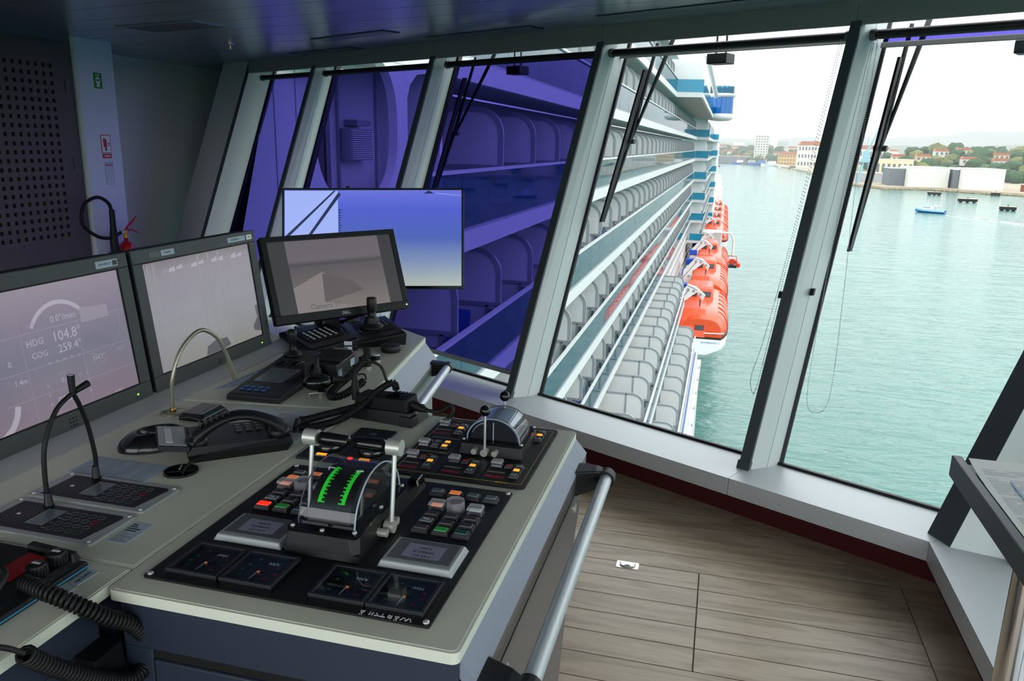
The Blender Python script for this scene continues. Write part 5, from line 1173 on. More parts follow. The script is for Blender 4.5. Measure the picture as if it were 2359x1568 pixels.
def conmon(y0_, y1, labl):
    t = thing('console_monitor', labl, 'monitor'); w = (y1-y0_)
    basis(t, (0, 1, 0), (-.12, 0, .992), (-1.466, (y0_+y1)/2, .979))
    H = .395
    MB().prism(rrect(-w/2, w/2, 0, H, .008), -.07, -.004).build('housing', 'dark_grey', t, .003)
    frame(-w/2, w/2, 0, H, .036, .036, .045, .038, -.004, .004).build('bezel', 'bezel_green', t, .002)
    frame(-w/2+.036, w/2-.036, .045, H-.038, .003, .004, .003, .003, -.003, .001).build('inner_edge', 'black_matte', t)
    return t, w, H
m1, w, H = conmon(1.165, 1.748, 'dark framed conning display monitor, nearest on the side desk')
MB().box(-w/2+.036, w/2-.036, .045, H-.038, -.004, -.001).build('screen', 'scr_pilot', m1)
def st(t, s, size, x, y, m='scr_text', **k): return text(s, size, m, t, 'lettering', (x, y, -.0005), align='LEFT', ext=.0001, **k)
# layout in metres from the screen's right edge
xr = w/2-.036
st(m1, '104.8°', .034, xr-.245, .228); st(m1, '259.4°', .028, xr-.235, .198); st(m1, 'HDG', .022, xr-.318, .228); st(m1, 'COG', .020, xr-.310, .198)
st(m1, '0.0°/min', .022, xr-.240, .270); st(m1, 'ROT', .012, xr-.31, .268, 'scr_faint'); st(m1, '0.0', .018, xr-.245, .125); st(m1, 'kn', .014, xr-.195, .125, 'scr_faint'); st(m1, 'SOG', .010, xr-.25, .142, 'scr_faint')
st(m1, '1.4m', .018, xr-.37, .150); st(m1, '0', .018, xr-.375, .195); st(m1, '00.0', .024, xr-.265, .080); st(m1, '0.0°', .02, xr-.46, .072); st(m1, '0.0°', .016, xr-.09, .048)
st(m1, '314.1°', .016, xr-.140, .150); st(m1, '1.3', .014, xr-.115, .135, 'scr_faint'); st(m1, '128.4°', .014, xr-.06, .155, 'scr_faint'); st(m1, '0', .014, xr-.27, .055, 'scr_faint')
def arcm(cx_, cy_, r0, r1, a0, a1, n=24):
    q = []
    for r in (r0, r1):
        for i in range(n+1): a = math.radians(a0+(a1-a0)*i/n); q.append((cx_+r*math.cos(a), cy_+r*math.sin(a), -.0006))
    return MB().add(q, [(i, i+1, n+2+i, n+1+i) for i in range(n)])
arcm(xr-.215, .215, .098, .088, 30, 150).build('dial_arc', 'scr_text', m1); arcm(xr-.45, .115, .085, .07, 200, 350).build('dial_arc', 'scr_text', m1)
MB().box(xr-.405, xr-.393, .210, .305, -.0009, -.0005).build('bar', 'scr_text', m1)
arcm(xr-.105, .235, .08, .079, 0, 360, 40).build('dial_ring', 'scr_faint', m1)
MB().prism([(xr-.15, .245), (xr-.06, .245), (xr-.06, .275), (xr-.15, .282)], -.0009, -.0005).build('chart_patch', 'scr_faint', m1)
for y in (.252, .17, .105): MB().box(xr-.40, xr-.01, y, y+.0012, -.0009, -.0006).build('grid_line', 'scr_faint', m1)
for x in (xr-.33, xr-.165): MB().box(x, x+.0012, .05, .30, -.0009, -.0006).build('grid_line', 'scr_faint', m1)
for i in range(5): MB().prism([(xr-.27+.022*i, .168), (xr-.258+.022*i, .172), (xr-.27+.022*i, .176)], -.0009, -.0006).build('arrow', 'scr_faint', m1)
for i in range(3):
    for x in (xr-.285, xr-.165): MB().prism([(x-.005, .075+.022*i), (x+.005, .075+.022*i), (x, .084+.022*i)], -.0009, -.0006).build('arrow', 'scr_faint', m1)
b_ = MB().box(xr-.075, xr+.0, H-.030, H-.012, .004, .005).build('name_plate', 'label_plate', m1); text('DATAPILOT', .008, 'dark_ink', m1, 'lettering', (xr-.045, H-.021, .0051)); MB().box(xr-.018, xr-.003, H-.027, H-.015, .005, .0055).build('badge', 'dark_ink', m1)
MB().cyl((xr-.02, .022, .004), (xr-.02, .022, .0055), .0025, n=8).build('power_lamp', 'led_green', m1)
for i in range(9): MB().cyl((xr-.25+.009*(i % 3), .012+.009*(i//3), .004), (xr-.25+.009*(i % 3), .012+.009*(i//3), .0045), .0022, n=8).build('speaker_hole', 'hole_black', m1)
m2, w, H = conmon(1.765, 2.345, 'dark framed radar display monitor, second on the side desk')
MB().box(-w/2+.036, w/2-.036, .045, H-.038, -.004, -.001).build('screen', 'scr_chart', m2)
xr = w/2-.036
for i in range(5): MB().box(-xr+.006+.011*i, -xr+.009+.011*i+.003*(i % 2), .05, H-.045, -.0009, -.0006).build('scan_line', 'scr_mid', m2)
for i in range(3): MB().box(-.02+.05*i, -.012+.05*i, .05, H-.045, -.0009, -.0006).build('scan_line', 'scr_mid', m2)
rn = random.Random(4)
for i in range(13):
    x = -xr+.07+i*.033; MB().prism([(x, .318+.004*rn.random()), (x+.03, .318+.006*rn.random()), (x+.028, .330+.006*rn.random()), (x+.004, .328)], -.0009, -.0006).build('shore_echo', 'scr_text' if i % 3 else 'scr_faint', m2)
MB().prism([(-.05, .05), (-.04, .075), (.0, .085), (.06, .082), (.075, .055), (.02, .048)], -.0009, -.0005).build('land_echo', 'scr_dark', m2)
MB().prism([(xr-.04, .07), (xr, .06), (xr, .15), (xr-.02, .15), (xr-.015, .11), (xr-.045, .085)], -.0009, -.0005).build('land_echo', 'scr_dark', m2)
MB().box(-xr+.03, -xr+.075, H-.028, H-.012, .004, .005).build('name_plate', 'mid_grey', m2); MB().box(-xr+.08, -xr+.135, H-.028, H-.012, .004, .005).build('name_plate', 'label_plate', m2); text('RADAR', .008, 'dark_ink', m2, 'lettering', (-xr+.107, H-.02, .0051))
MB().box(xr-.115, xr-.020, H-.028, H-.012, .004, .005).build('name_plate', 'label_plate', m2); text('MULTIPILOT', .008, 'dark_ink', m2, 'lettering', (xr-.075, H-.02, .0051)); MB().box(xr-.012, xr+.018, H-.028, H-.012, .004, .005).build('name_plate', 'sign_white', m2); text('P-01', .008, 'dark_ink', m2, 'lettering', (xr+.003, H-.02, .0051))
MB().cyl((xr-.02, .022, .004), (xr-.02, .022, .0055), .0025, n=8).build('power_lamp', 'led_green', m2)
for i in range(3): MB().box(-.01, .01, .012+.006*i, .014+.006*i, .004, .0045).build('speaker_slot', 'hole_black', m2)
# desktop monitor with stand
dl = thing('desktop_monitor', 'black desktop monitor showing a grey camera picture on the far desk', 'monitor')
def ray(x, y): return fw+RR*((x-1179.5)/FPX)-UU*((y-784)/FPX)
TL, TR, BR, BL = [ray(*p)*t+Vector((0, 0, CZ)) for p, t in (((610, 547), 2.74), ((918, 527), 3.04), ((943, 708), 3.02), ((638, 750), 2.70))]
cen = (BL+BR)/2; W2 = ((TR-TL).length+(BR-BL).length)/4; HH = ((TL-BL).length+(TR-BR).length)/2
basis(dl, (BR-BL)+(TR-TL), (TL-BL)+(TR-BR), cen)
MB().prism(rrect(-W2, W2, 0, HH, .006), -.03, -.003).build('housing', 'black_plastic', dl, .003)
frame(-W2, W2, 0, HH, .022, .022, .030, .020, -.003, .003).build('bezel', 'black_plastic', dl, .002)
MB().box(-W2+.022, W2-.022, .03, HH-.02, -.003, -.001).build('screen', 'scr_cctv', dl)
for x0, x1 in ((-W2+.022, -W2+.085), (W2-.075, W2-.022)): MB().box(x0, x1, .03, HH-.02, -.001, -.0006).build('side_bar', 'scr_shade', dl)
MB().prism([(-W2+.085, .12), (-.06, .17), (.02, .12), (-.07, .06), (.06, .032), (-W2+.085, .032)], -.0009, -.0006).build('ship_deck_picture', 'pic_light', dl)
MB().prism([(-.07, .06), (-.06, .165), (.05, .13), (.09, .09)], -.0008, -.0005).build('quay_picture', 'pic_dark', dl)
text('Camera 11', .026, 'scr_dark', dl, 'lettering', (-.07, .048, -.0004), ext=.0001)
text('DELL', .014, 'white_ink', dl, 'lettering', (0.0, .013, .0031))
for i in range(5): MB().box(W2-.11+.02*i, W2-.104+.02*i, .012, .014, .003, .0036).build('key_mark', 'mid_grey', dl)
MB().cyl((W2-.012, .014, .003), (W2-.012, .014, .004), .003, n=10).build('power_lamp', 'led_white', dl)
inv = dl.matrix_basis.inverted()
def dloc(p): return inv @ Vector(p)
sb = [(-1.43, 2.56), (-1.34, 2.66)]
MB().hexa([dloc(p) for p in ((-1.44, 2.60, .976), (-1.37, 2.53, .976), (-1.33, 2.60, .976), (-1.40, 2.67, .976), (-1.44, 2.62, 1.2), (-1.37, 2.55, 1.2), (-1.345, 2.58, 1.2), (-1.41, 2.65, 1.2))]).build('stand_neck', 'black_plastic', dl)
MB().hexa([dloc(p) for p in ((-1.50, 2.56, .986), (-1.36, 2.43, .986), (-1.25, 2.58, .976), (-1.38, 2.72, .976), (-1.50, 2.56, .996), (-1.36, 2.43, .996), (-1.25, 2.58, .99), (-1.38, 2.72, .99))]).build('stand_foot', 'black_plastic', dl)
for k in range(3): MB().tube(bez([dloc((-1.35+.03*k, 2.72, 1.08)), dloc((-1.33+.03*k, 2.70, 1.04)), dloc((-1.34+.01*k, 2.69, 1.015)), dloc((-1.38-.02*k, 2.70, .985))], 8), .004, 6).build('cable', 'rubber', dl)
# television behind
tv = thing('television', 'large flat television showing a blue sea camera picture by the windows', 'television')
TL, TR, BR = [ray(*p)*3.72+Vector((0, 0, CZ)) for p in ((645, 433), (1063, 433), (1068, 665))]
W2 = (TR-TL).length/2; HH = (TR-BR).length
basis(tv, TR-TL, TR-BR, (TL+TR)/2-(TR-BR))
MB().prism(rrect(-W2, W2, 0, HH, .005), -.045, -.002).build('housing', 'black_plastic', tv, .003)
frame(-W2, W2, 0, HH, .010, .010, .014, .010, -.002, .003).build('bezel', 'black_gloss', tv, .001)
MB().box(-W2+.01, W2-.01, .014, HH-.01, -.002, -.001).build('screen', 'scr_tv', tv)
MB().prism([(-W2+.012, .2), (-.162, .2), (-.165, HH-.013), (-W2+.012, HH-.013)], -.001, -.0008).build('hull_picture', 'scr_white', tv)
MB().prism([(-W2+.012, .225), (-.175, HH-.013), (-.185, HH-.013), (-W2+.012, .245)], -.0008, -.0006).build('rail_picture', 'scr_line', tv); MB().prism([(-W2+.10, .2), (-.150, HH-.03), (-.162, HH-.02), (-W2+.085, .2)], -.0008, -.0006).build('rail_picture', 'scr_line', tv)
for i in range(14): MB().prism([(-.160, .21+.012*i), (-.150+.012*rn.random(), .214+.012*i), (-.160, .218+.012*i)], -.0008, -.0006).build('ripple_picture', 'scr_line', tv)
MB().prism([(W2-.19, HH-.026), (W2-.14, HH-.026), (W2-.150, HH-.018), (W2-.165, HH-.012), (W2-.175, HH-.018)], -.0009, -.0006).build('boat_picture', 'scr_line', tv)
MB().prism([(W2-.13, HH-.024), (W2-.01, HH-.034), (W2-.01, HH-.036), (W2-.13, HH-.026)], -.0009, -.0006).build('wake_picture', 'scr_white', tv)
MB().tube([(-.12, HH+.0, -.02), (-.12, HH+.012, -.02)], .010, 10).build('antenna_stub', 'black_plastic', tv)
inv = tv.matrix_basis.inverted()
pb_ = tv.matrix_basis @ Vector((-.12, .1, -.07))
MB().cyl(inv @ pb_, inv @ Vector((pb_.x, pb_.y, .02)), .03, n=16).build('stand_pole', 'dark_grey', tv); MB().hexa([inv @ Vector((pb_.x+a, pb_.y+b, z)) for z in (0.0005, .02) for a, b in ((-.25, -.2), (.25, -.2), (.25, .2), (-.25, .2))]).build('stand_foot', 'dark_grey', tv)
MB().box(-.2, -.04, .02, .2, -.075, -.044).build('wall_bracket', 'dark_grey', tv)

# ------------------------------------------------------------------ intercoms with gooseneck microphones
def ringm(c_, r0, r1, z0, z1, n=16):
    mb = MB(); q = [[(c_[0]+r*math.cos(2*math.pi*k/n), c_[1]+r*math.sin(2*math.pi*k/n), z) for k in range(n)] for r, z in ((r0, z0), (r0, z1), (r1, z1), (r1, z0))]
    return mb.loft(q, 0, False, False)
def intercom(y0_, y1, path, labl, ml):
    t = thing('intercom', labl, 'intercom', (-1.148, (y0_+y1)/2, ZD), group='intercom plates on the side desk')
    h = (y1-y0_)/2
    MB().prism(rrect(-.133, .133, -h, h, .008), 0, .004).build('plate', 'silver_bezel', t, .0015)
    MB().prism([(-.112, -h+.012), (.105, -h+.012), (.118, h-.018), (.112, h-.012), (-.112, h-.012)], .004, .005).build('face', 'panel_black', t)
    for r in range(1, 6):
        for k in range(6+4*r):
            a = 2*math.pi*k/(6+4*r); rr_ = .006*r
            if r % 1 == 0 and rr_*abs(math.sin(a)) < h-.016: pass
        q = MB()
        for k in range(6+4*r):
            a = 2*math.pi*k/(6+4*r); q.box(-.078+.0062*r*math.cos(a)-.0009, -.078+.0062*r*math.cos(a)+.0009, .0062*r*math.sin(a)-.0009, .0062*r*math.sin(a)+.0009, .005, .0054)
        o = q.build('speaker_ring', 'mid_grey', t); o['kind'] = 'stuff'
    MB().prism(circ(-.078, 0, .004, 12, .003), .005, .0056).build('emblem', 'white_ink', t)
    MB().box(-.036, .0, -.026, .032, .005, .0058).build('lcd', 'cap_grey', t); MB().box(-.0375, -.036, -.026, .032, .005, .006).build('lcd_edge', 'silver_bezel', t)
    for i in range(4):
        for j in range(4):
            ringm((.022+.020*i, -.030+.0195*j), .0058, .0070, .005, .0058).build('key', ['mid_grey', 'mid_grey', 'red_label', 'mid_grey', 'cap_teal'][3 if (i, j) == (9, 9) else (2 if (i, j) == (3, 2) else (4 if (i, j) == (3, 0) else 0))], t)
    for j in range(4): MB().box(.004, .012, -.032+.0195*j, -.031+.0195*j, .005, .0054).build('key_mark', 'grey_ink', t)
    for a in (-.124, .124):
        for b in (-h+.008, h-.008): MB().lathe([(0, .004), (.004, .004), (.0038, .006), (0, .0065)], (a, b, 0), 10).build('screw', 'steel', t)
    l = t.location
    m = [(p[0]-l.x, p[1]-l.y, p[2]-l.z) for p in path]
    MB().lathe([(0, .005), (.010, .005), (.008, .009), (.0065, .03), (.005, .034), (0, .034)], (m[0][0], m[0][1], 0), 14).build('mic_socket', 'black_plastic', t)
    bz = bez(m, 10); g_ = MB().tube(bz, .0046, 10).build('gooseneck', 'rubber', t)
    d = (bz[-1]-bz[-3]).normalized()
    MB().cyl(bz[-1]-d*.03, bz[-1]+d*.004, .0058, .0072, 14).build('mic_head', 'black_plastic', t); MB().cyl(bz[-1]+d*.004, bz[-1]+d*.0055, .0055, .0045, 14).build('mic_mesh', 'paper_blue', t)
intercom(1.021, 1.139, [(-1.198, 1.122, .985), (-1.2, 1.123, 1.04), (-1.2, 1.132, 1.10), (-1.2, 1.166, 1.156), (-1.2, 1.21, 1.178), (-1.2, 1.247, 1.186)], 'nearer intercom plate with gooseneck microphone bent to the right', 0)
intercom(1.152, 1.266, [(-1.208, 1.254, .985), (-1.205, 1.254, 1.03), (-1.203, 1.242, 1.10), (-1.2, 1.224, 1.15), (-1.2, 1.212, 1.18), (-1.2, 1.211, 1.211)], 'farther intercom plate with upright gooseneck microphone', 0)

# ------------------------------------------------------------------ reading lamp, cup holder, case, papers, grommet
rl = thing('reading_lamp', 'brushed steel gooseneck reading lamp arching over the side desk', 'lamp', (-1.333, 1.659, ZD))
MB().lathe([(0, 0), (.031, 0), (.031, .002), (.026, .004), (0, .004)], n=28).build('base', 'lamp_steel', rl)
MB().lathe([(0, .004), (.008, .004), (.007, .012), (.0055, .014), (0, .014)], n=16).build('socket', 'brass', rl)
pth = bez([(0, 0, .01), (.002, -.003, .05), (.008, .0, .10), (.014, .025, .155), (.018, .07, .188), (.022, .115, .196), (.027, .165, .165), (.030, .195, .115), (.032, .206, .085)], 24)
rr_ = [.0044+.0013*(i % 2) for i in range(len(pth))]
MB().tube(pth, rr_, 10).build('gooseneck', 'lamp_steel', rl)
d = (pth[-1]-pth[-4]).normalized(); MB().cyl(pth[-1]-d*.004, pth[-1]+d*.055, .0075, .0082, 16).build('lamp_head', 'lamp_steel', rl)
ch = thing('cup_holder', 'glossy black oval cup holder lying on the side desk', 'cup holder', (-1.225, 1.462, ZD), (0, 0, math.radians(50)))
secs = []
for r, z in ((1.0, .0), (1.0, .006), (.93, .018), (.72, .032), (.60, .036)):
    secs.append([((.085*math.cos(2*math.pi*k/32))*r, (.058*math.sin(2*math.pi*k/32))*r, z) for k in range(32)])
for r, z in ((.55, .034), (.42, .018), (.40, .006)):
    secs.append([(.012+.062*r*math.cos(2*math.pi*k/32), .058*r*math.sin(2*math.pi*k/32), z) for k in range(32)])
MB().loft(secs, 0, True).build('body', 'black_gloss', ch)
MB().lathe([(0, .0055), (.020, .0055), (.020, .0065), (0, .0065)], (.012, 0, 0), 20).build('well_floor', 'silver_bezel', ch)
cs_ = thing('black_case', 'flat black glossy case lying beside the lamp foot', 'case', (-1.25, 1.665, ZD))
MB().loft([[(-.036, -.048, 0), (.036, -.048, 0), (.036, .05, 0), (-.036, .05, 0)], [(-.037, -.048, .008), (.037, -.048, .008), (.037, .05, .008), (-.037, .05, .008)], [(-.028, -.040, .018), (.028, -.040, .018), (.028, .042, .018), (-.028, .042, .018)]]).build('body', 'black_gloss', cs_, .003)
MB().tube([(-.030, -.049, .006), (0, -.051, .012), (.030, -.049, .006)], .0014, 6).build('lip', 'mid_grey', cs_); MB().box(.012, .014, -.034, .034, .018, .0185).build('seam', 'mid_grey', cs_)
for a in (.012, .026): MB().box(a, a+.006, .044, .049, .012, .0145).build('stud', 'chrome', cs_)
def sheet(name, poly, labl, m='paper', lines=None, z=ZD, cat='paper'):
    cx_ = sum(p[0] for p in poly)/4; cy_ = sum(p[1] for p in poly)/4
    t = thing(name, labl, cat, (cx_, cy_, z)); q = [(p[0]-cx_, p[1]-cy_) for p in poly]
    MB().prism(q, .0002, .0012).build('sheet', m, t)
    def at(u, v): a = Vector(q[0]).lerp(Vector(q[1]), u); b = Vector(q[3]).lerp(Vector(q[2]), u); return a.lerp(b, v)
    for i, (u0, u1, v0, v1, mm) in enumerate(lines or []):
        MB().prism([tuple(at(u, v)) for u, v in ((u0, v0), (u1, v0), (u1, v1), (u0, v1))], .0012, .0014).build('printed_line', mm, t)
    return t
rn = random.Random(11)
rows = []
for i in range(13):
    v = .05+i*.072
    for u0, u1 in ((.04, .24), (.28, .5), (.53, .74), (.77, .96)): rows.append((u0, u0+(u1-u0)*rn.uniform(.6, 1), v, v+.028, 'grey_ink'))
sheet('contact_list', [(-1.297, 1.271), (-1.110, 1.271), (-1.112, 1.359), (-1.298, 1.357)], 'bluish printed list taped beside the cable grommet', 'paper_blue', rows)
rows = [(.05, .9, .08+.075*i, .10+.075*i, 'dark_ink') for i in range(4)]+[(.55, .97, .10+.045*i, .115+.045*i, 'grey_ink') for i in range(18)]+[(.06, .3, .5+.03*i, .512+.03*i, 'dark_ink') for i in range(4)]+[(.78, .84, .78, .86, 'dark_ink')]
sheet('paper_under_phone', [(-1.202, 1.572), (-.924, 1.561), (-.962, 1.763), (-1.203, 1.754)], 'white printed sheet lying under the black telephone', 'paper', rows)
sheet('chart_strip', [(-1.355, 1.858), (-1.318, 1.895), (-1.300, 2.14), (-1.342, 2.13)], 'narrow sketch paper between lamp head and camera keyboard', 'paper_blue', [(.2, .3, .1+.1*i, .14+.1*i, 'dark_ink') for i in range(8)])
rows = [(.08, .08+.8*rn.uniform(.3, 1), .06+.1*i, .11+.1*i, 'dark_ink' if i > 4 else 'grey_ink') for i in range(9)]
sheet('notice_plate', [(-1.003, 1.047), (-.963, 1.047), (-.965, 1.120), (-1.004, 1.121)], 'small engraved notice plate right of the nearer intercom', 'label_plate', rows, cat='plate')
pl = sheet('name_plate', [(-.958, .915), (-.941, .913), (-.939, .958), (-.962, .959)], 'small engraved plate on the desk edge by the pilot radio knobs', 'label_plate', [], cat='plate')
text('CI3 ZOEVB', .0085, 'dark_ink', pl, 'lettering', (.0, 0, .0013), (0, 0, math.radians(92)), sx=.8)
pl = sheet('name_plate', [(-.956, .868), (-.940, .866), (-.938, .908), (-.957, .911)], 'second small plate half hidden under the coiled cord', 'label_plate', [], cat='plate')
text('PILOT', .008, 'dark_ink', pl, 'lettering', (0, 0, .0013), (0, 0, math.radians(92)))
gm = thing('cable_grommet', 'round black cable grommet in the desk with the phone cable entering', 'grommet', (-1.073, 1.343, ZD), (0, 0, math.radians(30)))
MB().lathe([(.030, .0), (.036, .0), (.035, .004), (.031, .005), (.030, .003)], n=30).build('rim', 'black_gloss', gm); MB().lathe([(0, .0002), (.030, .0002), (.030, .001), (0, .001)], n=30).build('hole', 'hole_black', gm)
MB().prism([(-.028, -.004), (.028, -.004), (.024, .017), (0, .029), (-.024, .017)], .002, .004).build('cap', 'black_gloss', gm, .001); MB().tube([(-.003, .006, .004), (-.001, .026, .005)], .0016, 6).build('glint_edge', 'steel', gm)
# telephone
ph = thing('telephone', 'black desk telephone with the handset on its cradle', 'telephone', (-1.045, 1.49, ZD), (0, 0, math.radians(40)))
# local x: display end (-) to cord end (+); local y: away from the engine lever
MB().loft([[(-.095, -.055, 0), (.115, -.055, 0), (.115, .085, 0), (-.095, .085, 0)], [(-.10, -.058, .018), (.128, -.058, .018), (.128, .088, .018), (-.10, .088, .018)], [(-.09, -.055, .036), (.124, -.05, .030), (.124, .085, .030), (-.09, .085, .036)]]).build('body', 'black_plastic', ph, .003)
MB().loft([[(-.155, -.062, .040), (-.095, -.062, .028), (-.095, .075, .028), (-.155, .075, .040)], [(-.158, -.062, .052), (-.092, -.062, .040), (-.092, .075, .040), (-.158, .075, .052)]]).build('display_flap', 'dark_grey', ph, .002)
MB().loft([[(-.154, -.055, .0518), (-.098, -.055, .0416), (-.098, .070, .0416), (-.154, .070, .0518)], [(-.154, -.055, .0528), (-.098, -.055, .0426), (-.098, .070, .0426), (-.154, .070, .0528)]]).build('flap_face', 'silver_bezel', ph)
MB().loft([[(-.140, -.040, .0502), (-.126, -.040, .0478), (-.126, .055, .0478), (-.140, .055, .0502)], [(-.140, -.040, .0512), (-.126, -.040, .0488), (-.126, .055, .0488), (-.140, .055, .0512)]]).build('name_strip', 'white_ink', ph)
for i in range(3):
    for j in range(4): MB().frus(.01+.022*j, .026+.022*j, .020+.017*i, .032+.017*i, .030, .036, .002).build('key', 'black_gloss', ph)
secs = []
for t in range(0, 21):
    u = t/20; x = -.085+.195*u; zc = .042+.048*math.sin(math.pi*min(1, max(0, u)))**.8; th = .011+.012*(abs(u-.5)*2)**3; wd_ = .021+.006*(abs(u-.5)*2)**2
    secs.append([(x, -.030+wd_*math.cos(2*math.pi*k/14), zc+th*math.sin(2*math.pi*k/14)) for k in range(14)])
MB().loft(secs, 0, True).build('handset', 'black_plastic', ph)
for u in (-.078, .100): MB().lathe([(0, 0), (.023, 0), (.025, .012), (.022, .022), (0, .022)], (u, -.030, .028), 20).build('handset_cup', 'black_plastic', ph)
for k in range(6): MB().box(-.07+.012*k, -.066+.012*k, -.048, -.012, .072+.0035*k, .080+.0040*k).build('grip_rib', 'black_gloss', ph)
MB().tube(bez([(-.06, -.05, .012), (-.085, -.075, .016), (-.105, -.10, .012), (-.115, -.118, .004)], 8), .0032, 8).build('line_cord', 'rubber', ph)
pc = thing('phone_cord', 'thin black cords running from the telephone to the coiled cord loop', 'cord', (-.93, 1.63, ZD))
MB().tube(bez([(-.03, -.02, .022), (.01, .0, .015), (.045, .005, .02)], 6), .002, 6).build('strand', 'rubber', pc); MB().tube(bez([(-.02, -.04, .02), (.02, -.02, .01), (.045, .0, .018)], 6), .002, 6).build('strand', 'rubber', pc)
# camera control keyboard
kb = thing('camera_keyboard', 'long dark camera control keyboard with blue keys, small screen and joystick', 'keyboard', (-1.19, 1.80, ZD), (0, 0, math.radians(3.2)))
MB().loft([[(-.080, .0, 0), (.078, .0, 0), (.070, .44, 0), (-.110, .44, 0)], [(-.078, .0, .014), (.076, .0, .014), (.070, .44, .022), (-.110, .44, .022)], [(-.072, .006, .020), (.066, .006, .020), (.060, .436, .030), (-.104, .436, .030)]]).build('body', 'dark_grey', kb, .002)
def kz(y): return .0205+.010*y/.436
MB().hexa([(a, b, kz(b)+d) for d in (0, .0008) for a, b in ((-.060, .11), (.030, .11), (.028, .235), (-.066, .235))]).build('screen', 'cap_grey', kb)
for i in range(4):
    for j in range(2): MB().lathe([(0, 0), (.008, 0), (.0075, .003), (0, .004)], (-.050+.021*i, .035+.024*j, kz(.04)), 14).build('blue_key', 'key_blue', kb)
for i in range(2):
    for j in range(8): MB().box(.040+.012*i, .047+.012*i, .11+.020*j, .119+.020*j, kz(.18), kz(.18)+.0025).build('soft_key', 'black_matte', kb)
for i in range(5):
    for j in range(3): MB().box(-.070+.020*i, -.058+.020*i, .26+.021*j, .271+.021*j, kz(.28), kz(.28)+.003).build('key', 'black_gloss', kb)
for i, (a, b) in enumerate(((.0, .385), (.02, .37), (.02, .40), (.04, .385), (.02, .385), (.005, .405))): MB().lathe([(0, 0), (.006, 0), (.0055, .003), (0, .0035)], (a, b, kz(.38)), 12).build('blue_key', 'key_blue', kb)
MB().lathe([(0, 0), (.030, 0), (.028, .006), (.016, .014), (.012, .020), (.009, .032), (.013, .045), (.016, .07), (.014, .082), (0, .085)], (-.070, .375, kz(.37)), 22).build('joystick', 'black_plastic', kb)
# CCTV keyboards
def cctv(loc, rz, joy, labl):
    t = thing('cctv_keyboard', labl, 'keyboard', loc, (0, 0, rz))
    MB().loft([[(-.145, -.085, 0), (.145, -.085, 0), (.145, .085, 0), (-.145, .085, 0)], [(-.150, -.088, .020), (.150, -.088, .020), (.150, .088, .042), (-.150, .088, .042)], [(-.138, -.076, .026), (.138, -.076, .026), (.138, .082, .046), (-.138, .082, .046)]]).build('body', 'black_plastic', t, .003)
    def z_(y): return .0272+.0200*(y+.076)/.158
    MB().hexa([(a, b, z_(b)+d) for d in (0, .0012) for a, b in ((-.075, -.055), (.075, -.055), (.075, .065), (-.075, .065))]).build('face', 'black_matte', t)
    if joy:
        MB().lathe([(0, 0), (.048, 0), (.044, .006), (.030, .016), (.026, .022), (.029, .026), (.022, .031), (.025, .035), (.016, .040), (.015, .06), (.018, .066), (.018, .105), (.016, .11), (0, .11)], (.0, .0, z_(0)), 24).build('joystick', 'black_plastic', t)
        for i in range(4): MB().box(-.06+.02*i, -.05+.02*i, .052, .056, z_(.05), z_(.05)+.003).build('key', 'grey_ink', t)
        text('SENSORMATIC', .006, 'grey_ink', t, 'lettering', (.03, -.05, z_(-.05)+.0018))
    else:
        for i in range(4):
            for j in range(5): MB().box(-.058+.030*i, -.038+.030*i, -.034+.020*j, -.0285+.020*j, z_(-.03+.02*j), z_(-.03+.02*j)+.0025).build('key', 'white_ink', t)
        text('AD', .006, 'grey_ink', t, 'lettering', (.03, -.048, z_(-.05)+.0018))
    return t
cctv((-1.327, 2.418, ZD), math.radians(-40), False, 'black keyboard with white key marks, left of the joystick one')
cctv((-1.196, 2.580, ZD), math.radians(-52), True, 'black keyboard with a tall joystick at the desk corner')
pk = thing('loudspeaker_puck', 'low dark round speaker under the joystick keyboard edge', 'speaker', (-1.052, 2.415, ZD)); MB().lathe([(0, 0), (.030, 0), (.034, .006), (.036, .022), (.034, .024), (0, .024)], n=28).build('body', 'dark_grey', pk)
for i, (x, y) in enumerate(((-1.047, 2.285), (-1.042, 2.205))):
    t = thing('round_knob', ['white topped round knob in a black bracket, farther one', 'white topped round knob on the desk, nearer one'][i], 'knob', (x, y, ZD), group='round desk knobs')
    MB().cyl((0, 0, 0), (0, 0, .006), .014, n=18).build('foot', 'chrome', t); MB().cyl((0, 0, .006), (0, 0, .020), .013, n=18).build('body', 'black_plastic', t); MB().cyl((0, 0, .020), (0, 0, .024), .0125, n=18).build('cap', 'white_plastic', t)
    if i == 0: MB().box(-.055, -.012, -.014, .014, .0, .012).build('bracket', 'black_plastic', t); MB().box(-.05, -.03, -.006, .006, .012, .0125).build('bracket_slot', 'mid_grey', t)
